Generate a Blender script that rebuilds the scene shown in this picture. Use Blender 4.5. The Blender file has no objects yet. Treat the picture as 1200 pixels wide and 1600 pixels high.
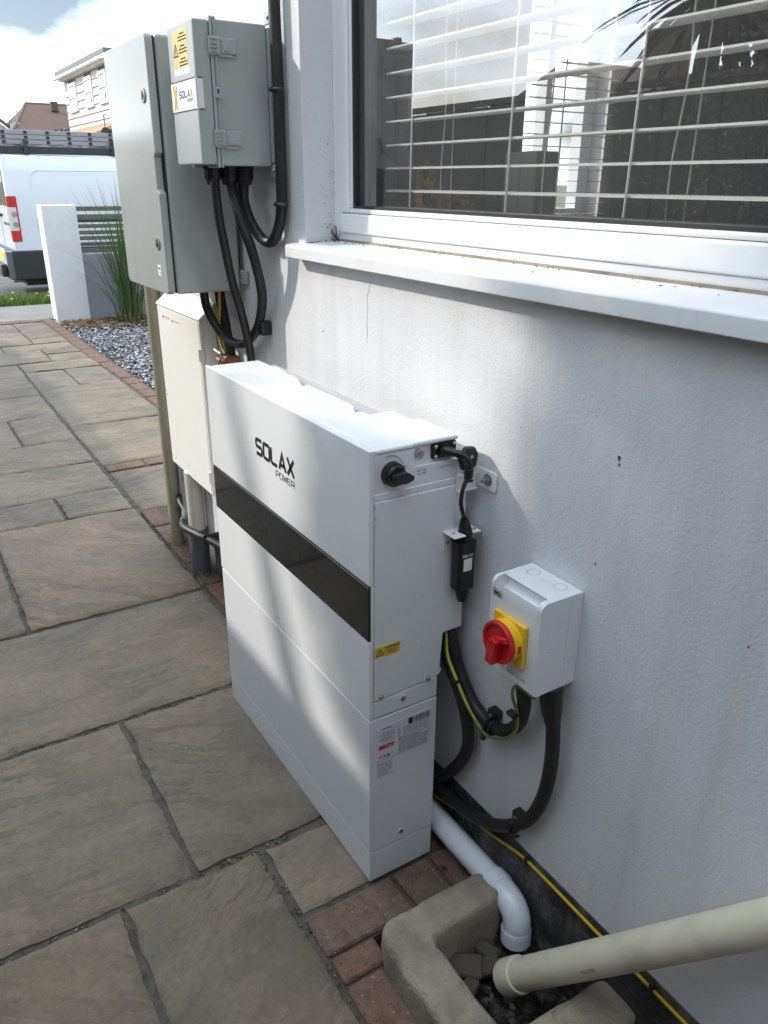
import bpy, bmesh, math, random
from mathutils import Vector, Matrix, noise as mn
random.seed(7)
R = math.radians
S = bpy.context.scene
COL = S.collection

# ------------------------------------------------------------------ camera, sky, sun, exposure
cam = bpy.data.objects.new('camera', bpy.data.cameras.new('camera'))
COL.objects.link(cam)
cam.data.sensor_fit = 'VERTICAL'; cam.data.sensor_height = 36.0
cam.data.lens = 36.0 * 1220 / 1600
cam.data.clip_start = 0.02; cam.data.clip_end = 3000
_r = Vector((0.53085186, 0.84743638, 0.00691952)); _u = Vector((-0.33274783, 0.20091705, 0.92136378)); _f = Vector((-0.77940694, 0.49141014, -0.38863981))
_m = Matrix((( _r.x, _u.x, -_f.x, 0.976), (_r.y, _u.y, -_f.y, -0.803), (_r.z, _u.z, -_f.z, 1.279), (0, 0, 0, 1)))
cam.matrix_world = _m
S.camera = cam

SUN_TO = Vector((0.045, 0.040, -0.0345)).normalized()
sun = bpy.data.objects.new('sun', bpy.data.lights.new('sun', 'SUN'))
COL.objects.link(sun)
sun.data.energy = 2.0; sun.data.angle = R(1.0); sun.data.color = (1.0, 0.94, 0.86)
sun.rotation_euler = SUN_TO.to_track_quat('-Z', 'Y').to_euler()
sun.location = (-8, -8, 9)

W = bpy.data.worlds.new('World'); S.world = W; W.use_nodes = True
nt = W.node_tree; nt.nodes.clear()
def wn(t, **k):
    n = nt.nodes.new(t)
    for a, b in k.items(): setattr(n, a, b)
    return n
sky = wn('ShaderNodeTexSky', sky_type='NISHITA', sun_disc=False)
sky.sun_elevation = math.asin(-SUN_TO.z); sky.sun_rotation = math.atan2(-SUN_TO.x, -SUN_TO.y)
bg1 = wn('ShaderNodeBackground'); bg1.inputs[1].default_value = 0.065
bg2 = wn('ShaderNodeBackground'); bg2.inputs[0].default_value = (0.79, 0.895, 1.0, 1); bg2.inputs[1].default_value = 2.9
tc = wn('ShaderNodeTexCoord'); mp = wn('ShaderNodeMapping'); mp.inputs['Scale'].default_value = (1.6, 1.6, 3.2); mp.inputs['Location'].default_value = (2.3, 0.1, 0.9)
nz = wn('ShaderNodeTexNoise'); nz.inputs['Scale'].default_value = 2.1; nz.inputs['Detail'].default_value = 9; nz.inputs['Roughness'].default_value = 0.55
rp = wn('ShaderNodeValToRGB'); rp.color_ramp.elements[0].position = 0.36; rp.color_ramp.elements[1].position = 0.66
rp.color_ramp.elements[0].color = (0.0, 0.0, 0.0, 1); rp.color_ramp.elements[1].color = (1, 1, 1, 1)
mx = wn('ShaderNodeMixShader'); out = wn('ShaderNodeOutputWorld')
L = nt.links.new
L(tc.outputs['Generated'], mp.inputs[0]); L(mp.outputs[0], nz.inputs['Vector']); L(nz.outputs['Fac'], rp.inputs[0])
L(sky.outputs[0], bg1.inputs[0]); L(rp.outputs[0], mx.inputs[0]); L(bg1.outputs[0], mx.inputs[1]); L(bg2.outputs[0], mx.inputs[2]); L(mx.outputs[0], out.inputs[0])
S.view_settings.view_transform = 'Standard'; S.view_settings.look = 'None'
S.view_settings.exposure = 0.88; S.view_settings.gamma = 1.0; S.view_settings.use_curve_mapping = False
S.render.engine = 'CYCLES'
S.cycles.use_denoising = True
S.cycles.max_bounces = 8; S.cycles.transparent_max_bounces = 12

# ------------------------------------------------------------------ materials
def node_mat(name):
    m = bpy.data.materials.new(name); m.use_nodes = True
    t = m.node_tree
    return m, t, t.nodes['Principled BSDF'], t.links.new
def c4(c): return (c[0], c[1], c[2], 1)
def M(name, col, rough=0.5, metal=0.0, spec=0.5, var=None, bump=None, rand=0.0, coat=0.0):
    """var=(scale, colour2, low, high) mottling; bump=(scale, strength, distance[, stretch]); rand = per object value jitter"""
    m, t, p, L = node_mat(name)
    p.inputs['Base Color'].default_value = c4(col); p.inputs['Roughness'].default_value = rough
    p.inputs['Metallic'].default_value = metal; p.inputs['Specular IOR Level'].default_value = spec
    p.inputs['Coat Weight'].default_value = coat
    tc = t.nodes.new('ShaderNodeTexCoord')
    src = None
    if var:
        n = t.nodes.new('ShaderNodeTexNoise'); n.inputs['Scale'].default_value = var[0]; n.inputs['Detail'].default_value = 6; n.inputs['Roughness'].default_value = 0.65
        L(tc.outputs['Object'], n.inputs['Vector'])
        r = t.nodes.new('ShaderNodeMapRange'); r.inputs[1].default_value = var[2]; r.inputs[2].default_value = var[3]
        L(n.outputs['Fac'], r.inputs[0])
        x = t.nodes.new('ShaderNodeMix'); x.data_type = 'RGBA'
        x.inputs[6].default_value = c4(col); x.inputs[7].default_value = c4(var[1])
        L(r.outputs[0], x.inputs[0]); src = x.outputs[2]
    if rand:
        oi = t.nodes.new('ShaderNodeObjectInfo'); mr = t.nodes.new('ShaderNodeMapRange')
        mr.inputs[3].default_value = 1 - rand; mr.inputs[4].default_value = 1 + rand
        L(oi.outputs['Random'], mr.inputs[0])
        h = t.nodes.new('ShaderNodeHueSaturation'); L(mr.outputs[0], h.inputs['Value'])
        if src: L(src, h.inputs['Color'])
        else: h.inputs['Color'].default_value = c4(col)
        src = h.outputs[0]
    if src: L(src, p.inputs['Base Color'])
    if bump:
        n = t.nodes.new('ShaderNodeTexNoise'); n.inputs['Scale'].default_value = bump[0]; n.inputs['Detail'].default_value = 5
        if len(bump) > 3:
            mp = t.nodes.new('ShaderNodeMapping'); mp.inputs['Scale'].default_value = bump[3]
            L(tc.outputs['Object'], mp.inputs[0]); L(mp.outputs[0], n.inputs['Vector'])
        else: L(tc.outputs['Object'], n.inputs['Vector'])
        b = t.nodes.new('ShaderNodeBump'); b.inputs['Strength'].default_value = bump[1]; b.inputs['Distance'].default_value = bump[2]
        L(n.outputs['Fac'], b.inputs['Height']); L(b.outputs[0], p.inputs['Normal'])
    return m

def wall_mat():
    m, t, p, L = node_mat('textured_wall_paint')
    tc = t.nodes.new('ShaderNodeTexCoord')
    def N(sc, det=4, ro=0.5):
        n = t.nodes.new('ShaderNodeTexNoise'); n.inputs['Scale'].default_value = sc; n.inputs['Detail'].default_value = det; n.inputs['Roughness'].default_value = ro
        L(tc.outputs['Object'], n.inputs['Vector']); return n
    a = N(3.0, 6, 0.6)
    mr = t.nodes.new('ShaderNodeMapRange'); mr.inputs[1].default_value = 0.35; mr.inputs[2].default_value = 0.75
    L(a.outputs['Fac'], mr.inputs[0])
    mixc = t.nodes.new('ShaderNodeMix'); mixc.data_type = 'RGBA'
    mixc.inputs[6].default_value = (0.70, 0.70, 0.71, 1); mixc.inputs[7].default_value = (0.64, 0.64, 0.65, 1)
    L(mr.outputs[0], mixc.inputs[0])
    # faint vertical rain streaks
    ms = t.nodes.new('ShaderNodeMapping'); ms.inputs['Scale'].default_value = (9, 9, 0.55); L(tc.outputs['Object'], ms.inputs[0])
    rs = t.nodes.new('ShaderNodeTexNoise'); rs.inputs['Scale'].default_value = 1.6; rs.inputs['Detail'].default_value = 5; L(ms.outputs[0], rs.inputs['Vector'])
    rm = t.nodes.new('ShaderNodeMapRange'); rm.inputs[1].default_value = 0.48; rm.inputs[2].default_value = 0.75; rm.inputs[4].default_value = 0.55; L(rs.outputs['Fac'], rm.inputs[0])
    mixs = t.nodes.new('ShaderNodeMix'); mixs.data_type = 'RGBA'; L(rm.outputs[0], mixs.inputs[0]); L(mixc.outputs[2], mixs.inputs[6]); mixs.inputs[7].default_value = (0.55, 0.55, 0.54, 1); mixc = mixs
    # fine grime specks caught in the texture
    sp = N(170, 3, 0.6); spm = t.nodes.new('ShaderNodeMapRange'); spm.inputs[1].default_value = 0.70; spm.inputs[2].default_value = 0.78
    L(sp.outputs['Fac'], spm.inputs[0])
    lg = N(1.7, 4, 0.6); lgm = t.nodes.new('ShaderNodeMapRange'); lgm.inputs[1].default_value = 0.45; lgm.inputs[2].default_value = 0.7
    L(lg.outputs['Fac'], lgm.inputs[0])
    mul = t.nodes.new('ShaderNodeMath'); mul.operation = 'MULTIPLY'; L(spm.outputs[0], mul.inputs[0]); L(lgm.outputs[0], mul.inputs[1])
    mix2 = t.nodes.new('ShaderNodeMix'); mix2.data_type = 'RGBA'; L(mul.outputs[0], mix2.inputs[0]); L(mixc.outputs[2], mix2.inputs[6]); mix2.inputs[7].default_value = (0.30, 0.29, 0.27, 1)
    L(mix2.outputs[2], p.inputs['Base Color'])
    p.inputs['Roughness'].default_value = 0.62; p.inputs['Specular IOR Level'].default_value = 0.35
    v = N(210, 3, 0.55); v2 = N(62, 3, 0.5); v3 = N(6, 3, 0.5)
    ad = t.nodes.new('ShaderNodeMath'); ad.operation = 'MULTIPLY_ADD'; ad.inputs[1].default_value = 0.9; L(v2.outputs['Fac'], ad.inputs[0]); L(v.outputs['Fac'], ad.inputs[2])
    ad2 = t.nodes.new('ShaderNodeMath'); ad2.operation = 'MULTIPLY_ADD'; ad2.inputs[1].default_value = 2.5; L(v3.outputs['Fac'], ad2.inputs[0]); L(ad.outputs[0], ad2.inputs[2])
    b = t.nodes.new('ShaderNodeBump'); b.inputs['Strength'].default_value = 0.45; b.inputs['Distance'].default_value = 0.0017
    L(ad2.outputs[0], b.inputs['Height']); L(b.outputs[0], p.inputs['Normal'])
    return m

def slab_mat():
    m, t, p, L = node_mat('riven_sandstone')
    tc = t.nodes.new('ShaderNodeTexCoord'); oi = t.nodes.new('ShaderNodeObjectInfo')
    off = t.nodes.new('ShaderNodeVectorMath'); off.operation = 'MULTIPLY_ADD'
    L(oi.outputs['Random'], off.inputs[0]); off.inputs[1].default_value = (37, 53, 11); L(tc.outputs['Object'], off.inputs[2])
    def N(sc, det, ro=0.6, stretch=None):
        n = t.nodes.new('ShaderNodeTexNoise'); n.inputs['Scale'].default_value = sc; n.inputs['Detail'].default_value = det; n.inputs['Roughness'].default_value = ro
        if stretch:
            mp = t.nodes.new('ShaderNodeMapping'); mp.inputs['Scale'].default_value = stretch
            L(off.outputs[0], mp.inputs[0]); L(mp.outputs[0], n.inputs['Vector'])
        else: L(off.outputs[0], n.inputs['Vector'])
        return n
    r1 = t.nodes.new('ShaderNodeValToRGB'); e = r1.color_ramp.elements
    e[0].position = 0.0; e[0].color = (0.142, 0.125, 0.096, 1); e[1].position = 1.0; e[1].color = (0.185, 0.149, 0.116, 1)
    k = e.new(0.35); k.color = (0.178, 0.152, 0.118, 1); k = e.new(0.7); k.color = (0.156, 0.141, 0.112, 1)
    L(oi.outputs['Random'], r1.inputs[0])
    big = N(3.2, 7, 0.62)
    mr = t.nodes.new('ShaderNodeMapRange'); mr.inputs[1].default_value = 0.3; mr.inputs[2].default_value = 0.72; L(big.outputs['Fac'], mr.inputs[0])
    x = t.nodes.new('ShaderNodeMix'); x.data_type = 'RGBA'; x.blend_type = 'MULTIPLY'
    rr = t.nodes.new('ShaderNodeValToRGB'); rr.color_ramp.elements[0].color = (0.76, 0.76, 0.73, 1); rr.color_ramp.elements[1].color = (1.32, 1.18, 1.06, 1)
    L(mr.outputs[0], rr.inputs[0]); x.inputs[0].default_value = 1; L(r1.outputs[0], x.inputs[6]); L(rr.outputs[0], x.inputs[7])
    fine = N(75, 5, 0.7); fm = t.nodes.new('ShaderNodeMapRange'); fm.inputs[1].default_value = 0.25; fm.inputs[2].default_value = 0.75; fm.inputs[3].default_value = 0.8; fm.inputs[4].default_value = 1.2
    L(fine.outputs['Fac'], fm.inputs[0])
    h = t.nodes.new('ShaderNodeHueSaturation'); L(x.outputs[2], h.inputs['Color']); L(fm.outputs[0], h.inputs['Value'])
    # bedding layers: each slab is turned its own way; every layer has a slightly different tone and ends in a thin dark step
    vr = t.nodes.new('ShaderNodeVectorRotate'); vr.rotation_type = 'Z_AXIS'; L(off.outputs[0], vr.inputs['Vector'])
    am = t.nodes.new('ShaderNodeMapRange'); am.inputs[3].default_value = -0.7; am.inputs[4].default_value = 0.7; L(oi.outputs['Random'], am.inputs[0]); L(am.outputs[0], vr.inputs['Angle'])
    mpb = t.nodes.new('ShaderNodeMapping'); mpb.inputs['Scale'].default_value = (2.1, 0.55, 1); L(vr.outputs[0], mpb.inputs[0])
    bd = t.nodes.new('ShaderNodeTexNoise'); bd.inputs['Scale'].default_value = 3.4; bd.inputs['Detail'].default_value = 8; bd.inputs['Roughness'].default_value = 0.58; L(mpb.outputs[0], bd.inputs['Vector'])
    sn = t.nodes.new('ShaderNodeMath'); sn.operation = 'MULTIPLY'; sn.inputs[1].default_value = 11; L(bd.outputs['Fac'], sn.inputs[0])
    fr = t.nodes.new('ShaderNodeMath'); fr.operation = 'FRACT'; L(sn.outputs[0], fr.inputs[0])
    flr = t.nodes.new('ShaderNodeMath'); flr.operation = 'FLOOR'; L(sn.outputs[0], flr.inputs[0])
    wnz = t.nodes.new('ShaderNodeTexWhiteNoise'); wnz.noise_dimensions = '1D'; L(flr.outputs[0], wnz.inputs['W'])
    lt = t.nodes.new('ShaderNodeMapRange'); lt.inputs[3].default_value = 0.88; lt.inputs[4].default_value = 1.12; L(wnz.outputs['Value'], lt.inputs[0])
    h2 = t.nodes.new('ShaderNodeHueSaturation'); L(h.outputs[0], h2.inputs['Color']); L(lt.outputs[0], h2.inputs['Value']); h = h2
    lm = t.nodes.new('ShaderNodeMapRange'); lm.inputs[1].default_value = 0.0; lm.inputs[2].default_value = 0.09; lm.inputs[3].default_value = 1.0; lm.inputs[4].default_value = 0.0
    L(fr.outputs[0], lm.inputs[0])
    gate = N(3.1, 4); gm = t.nodes.new('ShaderNodeMapRange'); gm.inputs[1].default_value = 0.42; gm.inputs[2].default_value = 0.60; gm.inputs[4].default_value = 0.75; L(gate.outputs['Fac'], gm.inputs[0])
    ml = t.nodes.new('ShaderNodeMath'); ml.operation = 'MULTIPLY'; L(lm.outputs[0], ml.inputs[0]); L(gm.outputs[0], ml.inputs[1])
    dk = t.nodes.new('ShaderNodeMix'); dk.data_type = 'RGBA'; L(ml.outputs[0], dk.inputs[0]); L(h.outputs[0], dk.inputs[6]); dk.inputs[7].default_value = (0.05, 0.045, 0.037, 1)
    L(dk.outputs[2], p.inputs['Base Color'])
    p.inputs['Roughness'].default_value = 0.68; p.inputs['Specular IOR Level'].default_value = 0.35
    b = t.nodes.new('ShaderNodeBump'); b.inputs['Strength'].default_value = 1.0; b.inputs['Distance'].default_value = 0.0055
    st = t.nodes.new('ShaderNodeMath'); st.operation = 'MULTIPLY'; L(fr.outputs[0], st.inputs[0]); L(gm.outputs[0], st.inputs[1])
    bm_ = N(26, 7, 0.65); a1 = t.nodes.new('ShaderNodeMath'); a1.operation = 'MULTIPLY_ADD'; a1.inputs[1].default_value = 0.9; L(bm_.outputs['Fac'], a1.inputs[0]); L(st.outputs[0], a1.inputs[2])
    L(a1.outputs[0], b.inputs['Height']); L(b.outputs[0], p.inputs['Normal'])
    return m

def brick_mat(name, ca, cb, fleck=True):
    m, t, p, L = node_mat(name)
    tc = t.nodes.new('ShaderNodeTexCoord'); oi = t.nodes.new('ShaderNodeObjectInfo')
    off = t.nodes.new('ShaderNodeVectorMath'); off.operation = 'MULTIPLY_ADD'; L(oi.outputs['Random'], off.inputs[0]); off.inputs[1].default_value = (31, 17, 5); L(tc.outputs['Object'], off.inputs[2])
    mixr = t.nodes.new('ShaderNodeMix'); mixr.data_type = 'RGBA'; mixr.inputs[6].default_value = c4(ca); mixr.inputs[7].default_value = c4(cb); L(oi.outputs['Random'], mixr.inputs[0])
    n = t.nodes.new('ShaderNodeTexNoise'); n.inputs['Scale'].default_value = 45; n.inputs['Detail'].default_value = 8; n.inputs['Roughness'].default_value = 0.7; L(off.outputs[0], n.inputs['Vector'])
    mr = t.nodes.new('ShaderNodeMapRange'); mr.inputs[1].default_value = 0.3; mr.inputs[2].default_value = 0.7; mr.inputs[3].default_value = 0.62; mr.inputs[4].default_value = 1.3; L(n.outputs['Fac'], mr.inputs[0])
    h = t.nodes.new('ShaderNodeHueSaturation'); L(mixr.outputs[2], h.inputs['Color']); L(mr.outputs[0], h.inputs['Value'])
    src = h.outputs[0]
    v = t.nodes.new('ShaderNodeTexVoronoi'); v.inputs['Scale'].default_value = 210; L(off.outputs[0], v.inputs['Vector'])
    sep = t.nodes.new('ShaderNodeSeparateColor'); L(v.outputs['Color'], sep.inputs[0])
    for ch, lo, colr in ((0, 0.962, (0.30, 0.26, 0.21)), (1, 0.92, (0.03, 0.025, 0.025))):
        a = t.nodes.new('ShaderNodeMath'); a.operation = 'GREATER_THAN'; a.inputs[1].default_value = lo; L(sep.outputs[ch], a.inputs[0])
        d = t.nodes.new('ShaderNodeMath'); d.operation = 'LESS_THAN'; d.inputs[1].default_value = 0.33; L(v.outputs['Distance'], d.inputs[0])
        ml = t.nodes.new('ShaderNodeMath'); ml.operation = 'MULTIPLY'; L(a.outputs[0], ml.inputs[0]); L(d.outputs[0], ml.inputs[1])
        q = t.nodes.new('ShaderNodeMix'); q.data_type = 'RGBA'; L(ml.outputs[0], q.inputs[0]); L(src, q.inputs[6]); q.inputs[7].default_value = c4(colr); src = q.outputs[2]
    L(src, p.inputs['Base Color']); p.inputs['Roughness'].default_value = 0.85; p.inputs['Specular IOR Level'].default_value = 0.3
    b = t.nodes.new('ShaderNodeBump'); b.inputs['Strength'].default_value = 0.6; b.inputs['Distance'].default_value = 0.003; L(n.outputs['Fac'], b.inputs['Height']); L(b.outputs[0], p.inputs['Normal'])
    return m

def glass_mat(name, r0=0.1, tint=(0.80, 0.86, 0.85), dust=0.07):
    m = bpy.data.materials.new(name); m.use_nodes = True; t = m.node_tree; L = t.links.new
    t.nodes.remove(t.nodes['Principled BSDF']); o = t.nodes['Material Output']
    tr = t.nodes.new('ShaderNodeBsdfTransparent'); tr.inputs[0].default_value = c4(tint)
    gl = t.nodes.new('ShaderNodeBsdfGlossy'); gl.inputs['Roughness'].default_value = 0.004
    df = t.nodes.new('ShaderNodeBsdfDiffuse'); df.inputs[0].default_value = (0.6, 0.6, 0.58, 1)
    # Schlick reflectance, the same from both sides of the sheet (r0 of a sealed double pane)
    lw = t.nodes.new('ShaderNodeLayerWeight'); lw.inputs[0].default_value = 0.5
    pw = t.nodes.new('ShaderNodeMath'); pw.operation = 'POWER'; pw.inputs[1].default_value = 5; L(lw.outputs['Facing'], pw.inputs[0])
    fr = t.nodes.new('ShaderNodeMath'); fr.operation = 'MULTIPLY_ADD'; fr.inputs[1].default_value = 1 - r0; fr.inputs[2].default_value = r0; L(pw.outputs[0], fr.inputs[0])
    tc = t.nodes.new('ShaderNodeTexCoord'); n = t.nodes.new('ShaderNodeTexNoise'); n.inputs['Scale'].default_value = 260; n.inputs['Detail'].default_value = 2
    L(tc.outputs['Object'], n.inputs['Vector'])
    mr = t.nodes.new('ShaderNodeMapRange'); mr.inputs[1].default_value = 0.55; mr.inputs[2].default_value = 0.75; mr.inputs[3].default_value = dust * 0.7; mr.inputs[4].default_value = dust * 1.7
    L(n.outputs['Fac'], mr.inputs[0])
    m1 = t.nodes.new('ShaderNodeMixShader'); m2 = t.nodes.new('ShaderNodeMixShader')
    L(fr.outputs[0], m1.inputs[0]); L(tr.outputs[0], m1.inputs[1]); L(gl.outputs[0], m1.inputs[2])
    L(mr.outputs[0], m2.inputs[0]); L(m1.outputs[0], m2.inputs[1]); L(df.outputs[0], m2.inputs[2]); L(m2.outputs[0], o.inputs[0])
    return m

def leaf_mat(name, c1, c2, rough=0.5):
    m, t, p, L = node_mat(name)
    tc = t.nodes.new('ShaderNodeTexCoord'); n = t.nodes.new('ShaderNodeTexNoise'); n.inputs['Scale'].default_value = 4.5; n.inputs['Detail'].default_value = 4
    L(tc.outputs['Object'], n.inputs['Vector'])
    mr = t.nodes.new('ShaderNodeMapRange'); mr.inputs[1].default_value = 0.3; mr.inputs[2].default_value = 0.7; L(n.outputs['Fac'], mr.inputs[0])
    x = t.nodes.new('ShaderNodeMix'); x.data_type = 'RGBA'; x.inputs[6].default_value = c4(c1); x.inputs[7].default_value = c4(c2); L(mr.outputs[0], x.inputs[0])
    L(x.outputs[2], p.inputs['Base Color']); p.inputs['Roughness'].default_value = rough
    return m

def stone_mat(name, cols, rough=0.6):
    """gravel: each stone (mesh island) takes its own colour"""
    m, t, p, L = node_mat(name)
    g = t.nodes.new('ShaderNodeNewGeometry'); r = t.nodes.new('ShaderNodeValToRGB'); r.color_ramp.interpolation = 'CONSTANT'
    e = r.color_ramp.elements
    while len(e) > 1: e.remove(e[-1])
    for i, (pos, c) in enumerate(cols):
        k = e[0] if i == 0 else e.new(pos)
        k.position = pos; k.color = c4(c)
    L(g.outputs['Random Per Island'], r.inputs[0]); L(r.outputs[0], p.inputs['Base Color']); p.inputs['Roughness'].default_value = rough
    return m

m_wall = wall_mat()
m_plinth = M('bitumen_black_plinth', (0.026, 0.028, 0.031), 0.6, var=(13, (0.17, 0.16, 0.145), 0.46, 0.70), bump=(45, 0.9, 0.006))
m_plinth_grey = M('grey_painted_plinth', (0.16, 0.165, 0.17), 0.8, var=(12, (0.07, 0.07, 0.07), 0.45, 0.7), bump=(60, 0.5, 0.003))
m_upvc = M('white_upvc', (0.80, 0.81, 0.82), 0.28, var=(5, (0.74, 0.74, 0.73), 0.45, 0.75))
m_sill = M('white_sill_upvc', (0.78, 0.78, 0.78), 0.33, var=(7, (0.66, 0.65, 0.63), 0.52, 0.8))
m_gasket = M('black_rubber', (0.02, 0.02, 0.022), 0.6)
m_spacer = M('dark_spacer_bar', (0.055, 0.06, 0.065), 0.4)
m_glass = glass_mat('window_glass', 0.25, (0.99, 1.0, 0.995))
m_pow = M('white_powder_coat', (0.76, 0.77, 0.77), 0.42, spec=0.45, var=(3, (0.72, 0.73, 0.72), 0.4, 0.7), bump=(900, 0.12, 0.0004))
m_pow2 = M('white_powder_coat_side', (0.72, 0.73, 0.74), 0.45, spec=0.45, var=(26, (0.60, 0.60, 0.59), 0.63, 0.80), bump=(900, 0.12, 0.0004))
m_batt = M('white_battery_coat', (0.70, 0.71, 0.73), 0.45, spec=0.45, var=(30, (0.60, 0.60, 0.59), 0.64, 0.8), bump=(900, 0.12, 0.0004))
m_blackglass = M('black_glass_band', (0.006, 0.008, 0.008), 0.06, spec=0.6)
m_print = M('black_print', (0.012, 0.012, 0.014), 0.5)
m_printgrey = M('grey_print', (0.17, 0.17, 0.19), 0.6)
m_printlight = M('light_grey_print', (0.055, 0.06, 0.06), 0.4)
m_printwhite = M('white_print', (0.75, 0.75, 0.75), 0.5)
m_blackpl = M('black_plastic', (0.012, 0.012, 0.013), 0.38, bump=(300, 0.1, 0.0005))
m_cable = M('black_cable_sheath', (0.013, 0.013, 0.014), 0.48, var=(30, (0.035, 0.034, 0.033), 0.5, 0.8))
m_steel = M('stainless_steel', (0.55, 0.55, 0.53), 0.32, metal=1.0)
m_dsteel = M('dull_zinc', (0.36, 0.35, 0.33), 0.5, metal=0.9)
m_alu = M('ladder_aluminium', (0.30, 0.30, 0.32), 0.45, metal=0.85)
m_copper = M('earth_clamp_copper', (0.22, 0.10, 0.06), 0.5, metal=0.6)
m_cab = M('grey_polyester_cabinet', (0.42, 0.435, 0.425), 0.16, var=(4.5, (0.38, 0.40, 0.37), 0.4, 0.7))
m_jb = M('grey_enclosure_plastic', (0.40, 0.425, 0.415), 0.34, var=(6, (0.36, 0.385, 0.37), 0.42, 0.72))
m_cream = M('cream_meter_box', (0.84, 0.82, 0.77), 0.5, var=(5, (0.79, 0.765, 0.70), 0.5, 0.8))
m_beige = M('olive_beige_pipe', (0.30, 0.275, 0.20), 0.42, var=(6, (0.24, 0.22, 0.16), 0.45, 0.75))
m_waste = M('beige_waste_pipe', (0.66, 0.61, 0.47), 0.38, var=(9, (0.42, 0.39, 0.29), 0.52, 0.8))
m_creampipe = M('cream_pipe', (0.58, 0.55, 0.47), 0.4)
m_greypipe = M('grey_pipe_collar', (0.10, 0.105, 0.115), 0.5, var=(14, (0.05, 0.05, 0.05), 0.5, 0.75))
m_whitepipe = M('white_overflow_pipe', (0.74, 0.77, 0.82), 0.28, var=(12, (0.62, 0.64, 0.67), 0.58, 0.8))
m_iso = M('white_isolator_plastic', (0.70, 0.71, 0.72), 0.38)
m_yellow = M('yellow_plastic', (0.78, 0.47, 0.012), 0.38)
m_red = M('red_plastic', (0.52, 0.012, 0.014), 0.33)
m_stickyel = M('yellow_sticker', (0.78, 0.52, 0.06), 0.45)
m_stickwarm = M('faded_yellow_sticker', (0.76, 0.55, 0.18), 0.45)
m_stickwhite = M('white_sticker', (0.80, 0.80, 0.80), 0.4)
m_sticklab = M('silver_label', (0.66, 0.67, 0.72), 0.4)
m_stickred = M('red_sticker_band', (0.55, 0.02, 0.02), 0.45)
m_orange = M('orange_print', (0.85, 0.27, 0.035), 0.5)
m_orangey = M('amber_print', (0.85, 0.48, 0.08), 0.5)
m_green = M('earth_green', (0.05, 0.20, 0.05), 0.45)
m_earthy = M('earth_yellow', (0.55, 0.43, 0.05), 0.45)
m_cord = M('yellow_cord', (0.55, 0.36, 0.02), 0.5)
m_slab = slab_mat()
m_brick = brick_mat('red_brown_paver', (0.165, 0.095, 0.068), (0.150, 0.105, 0.080))
m_mortar = M('mortar_joint', (0.105, 0.092, 0.070), 0.95, var=(22, (0.05, 0.045, 0.035), 0.42, 0.68), bump=(70, 1.0, 0.008))
m_conc = M('weathered_concrete', (0.33, 0.275, 0.21), 0.92, var=(11, (0.17, 0.15, 0.115), 0.42, 0.72), bump=(150, 0.8, 0.004))
m_mud = M('wet_black_muck', (0.020, 0.017, 0.013), 0.45, var=(25, (0.055, 0.045, 0.033), 0.5, 0.75), bump=(45, 1.0, 0.012))
m_rubble = M('broken_mortar_rubble', (0.095, 0.08, 0.065), 0.9, var=(40, (0.07, 0.06, 0.05), 0.4, 0.7), bump=(90, 0.8, 0.005))
m_soil = M('garden_soil', (0.06, 0.043, 0.03), 0.95, var=(18, (0.11, 0.085, 0.055), 0.45, 0.7), bump=(50, 1.0, 0.02))
m_asphalt = M('asphalt', (0.085, 0.083, 0.082), 0.9, var=(3, (0.12, 0.115, 0.11), 0.4, 0.7), bump=(120, 0.5, 0.004))
m_patch = M('worn_tarmac', (0.17, 0.165, 0.15), 0.9, var=(4, (0.22, 0.21, 0.19), 0.4, 0.7), bump=(110, 0.6, 0.005))
m_land = M('open_ground', (0.10, 0.11, 0.05), 0.95, var=(0.3, (0.13, 0.11, 0.07), 0.4, 0.7))
m_kerb = M('kerb_concrete', (0.28, 0.27, 0.25), 0.9, bump=(90, 0.5, 0.004))
m_grass = leaf_mat('lawn_grass', (0.085, 0.16, 0.022), (0.13, 0.21, 0.035), 0.55)
m_dand = M('dandelion_yellow', (0.75, 0.55, 0.03), 0.6)
m_reed = leaf_mat('ornamental_grass', (0.05, 0.105, 0.03), (0.10, 0.155, 0.045), 0.45)
m_reedtip = leaf_mat('grass_seed_tip', (0.16, 0.15, 0.07), (0.12, 0.12, 0.05), 0.6)
m_straw = M('dry_straw', (0.30, 0.22, 0.12), 0.8, var=(12, (0.16, 0.11, 0.06), 0.4, 0.7))
m_gravel = stone_mat('mixed_slate_chips', [(0, (0.44, 0.45, 0.47)), (0.24, (0.05, 0.055, 0.065)), (0.55, (0.10, 0.105, 0.12)), (0.70, (0.30, 0.31, 0.33)), (0.80, (0.030, 0.033, 0.04)), (0.92, (0.60, 0.60, 0.58)), (0.96, (0.22, 0.15, 0.10))])
m_pillar = M('white_painted_render', (0.74, 0.75, 0.77), 0.6, var=(4, (0.66, 0.67, 0.69), 0.4, 0.7), bump=(160, 0.3, 0.002))
m_greywall = M('grey_painted_render', (0.30, 0.31, 0.34), 0.7, var=(4, (0.26, 0.27, 0.30), 0.4, 0.7), bump=(160, 0.3, 0.002))
m_slat = M('weathered_timber', (0.155, 0.148, 0.118), 0.8, rand=0.12, bump=(30, 0.5, 0.003, (1, 12, 12)), var=(14, (0.10, 0.095, 0.075), 0.4, 0.7))
m_fence = M('stained_timber', (0.055, 0.068, 0.062), 0.85, rand=0.10, var=(8, (0.045, 0.053, 0.047), 0.4, 0.7))
m_van = M('white_van_paint', (0.60, 0.64, 0.69), 0.25, coat=0.5)
m_vanblack = M('black_bumper_plastic', (0.022, 0.025, 0.026), 0.5)
m_lampred = M('red_lamp_lens', (0.48, 0.015, 0.02), 0.12, coat=0.6)
m_lampclear = M('clear_lamp_lens', (0.62, 0.55, 0.55), 0.12, coat=0.6)
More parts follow.
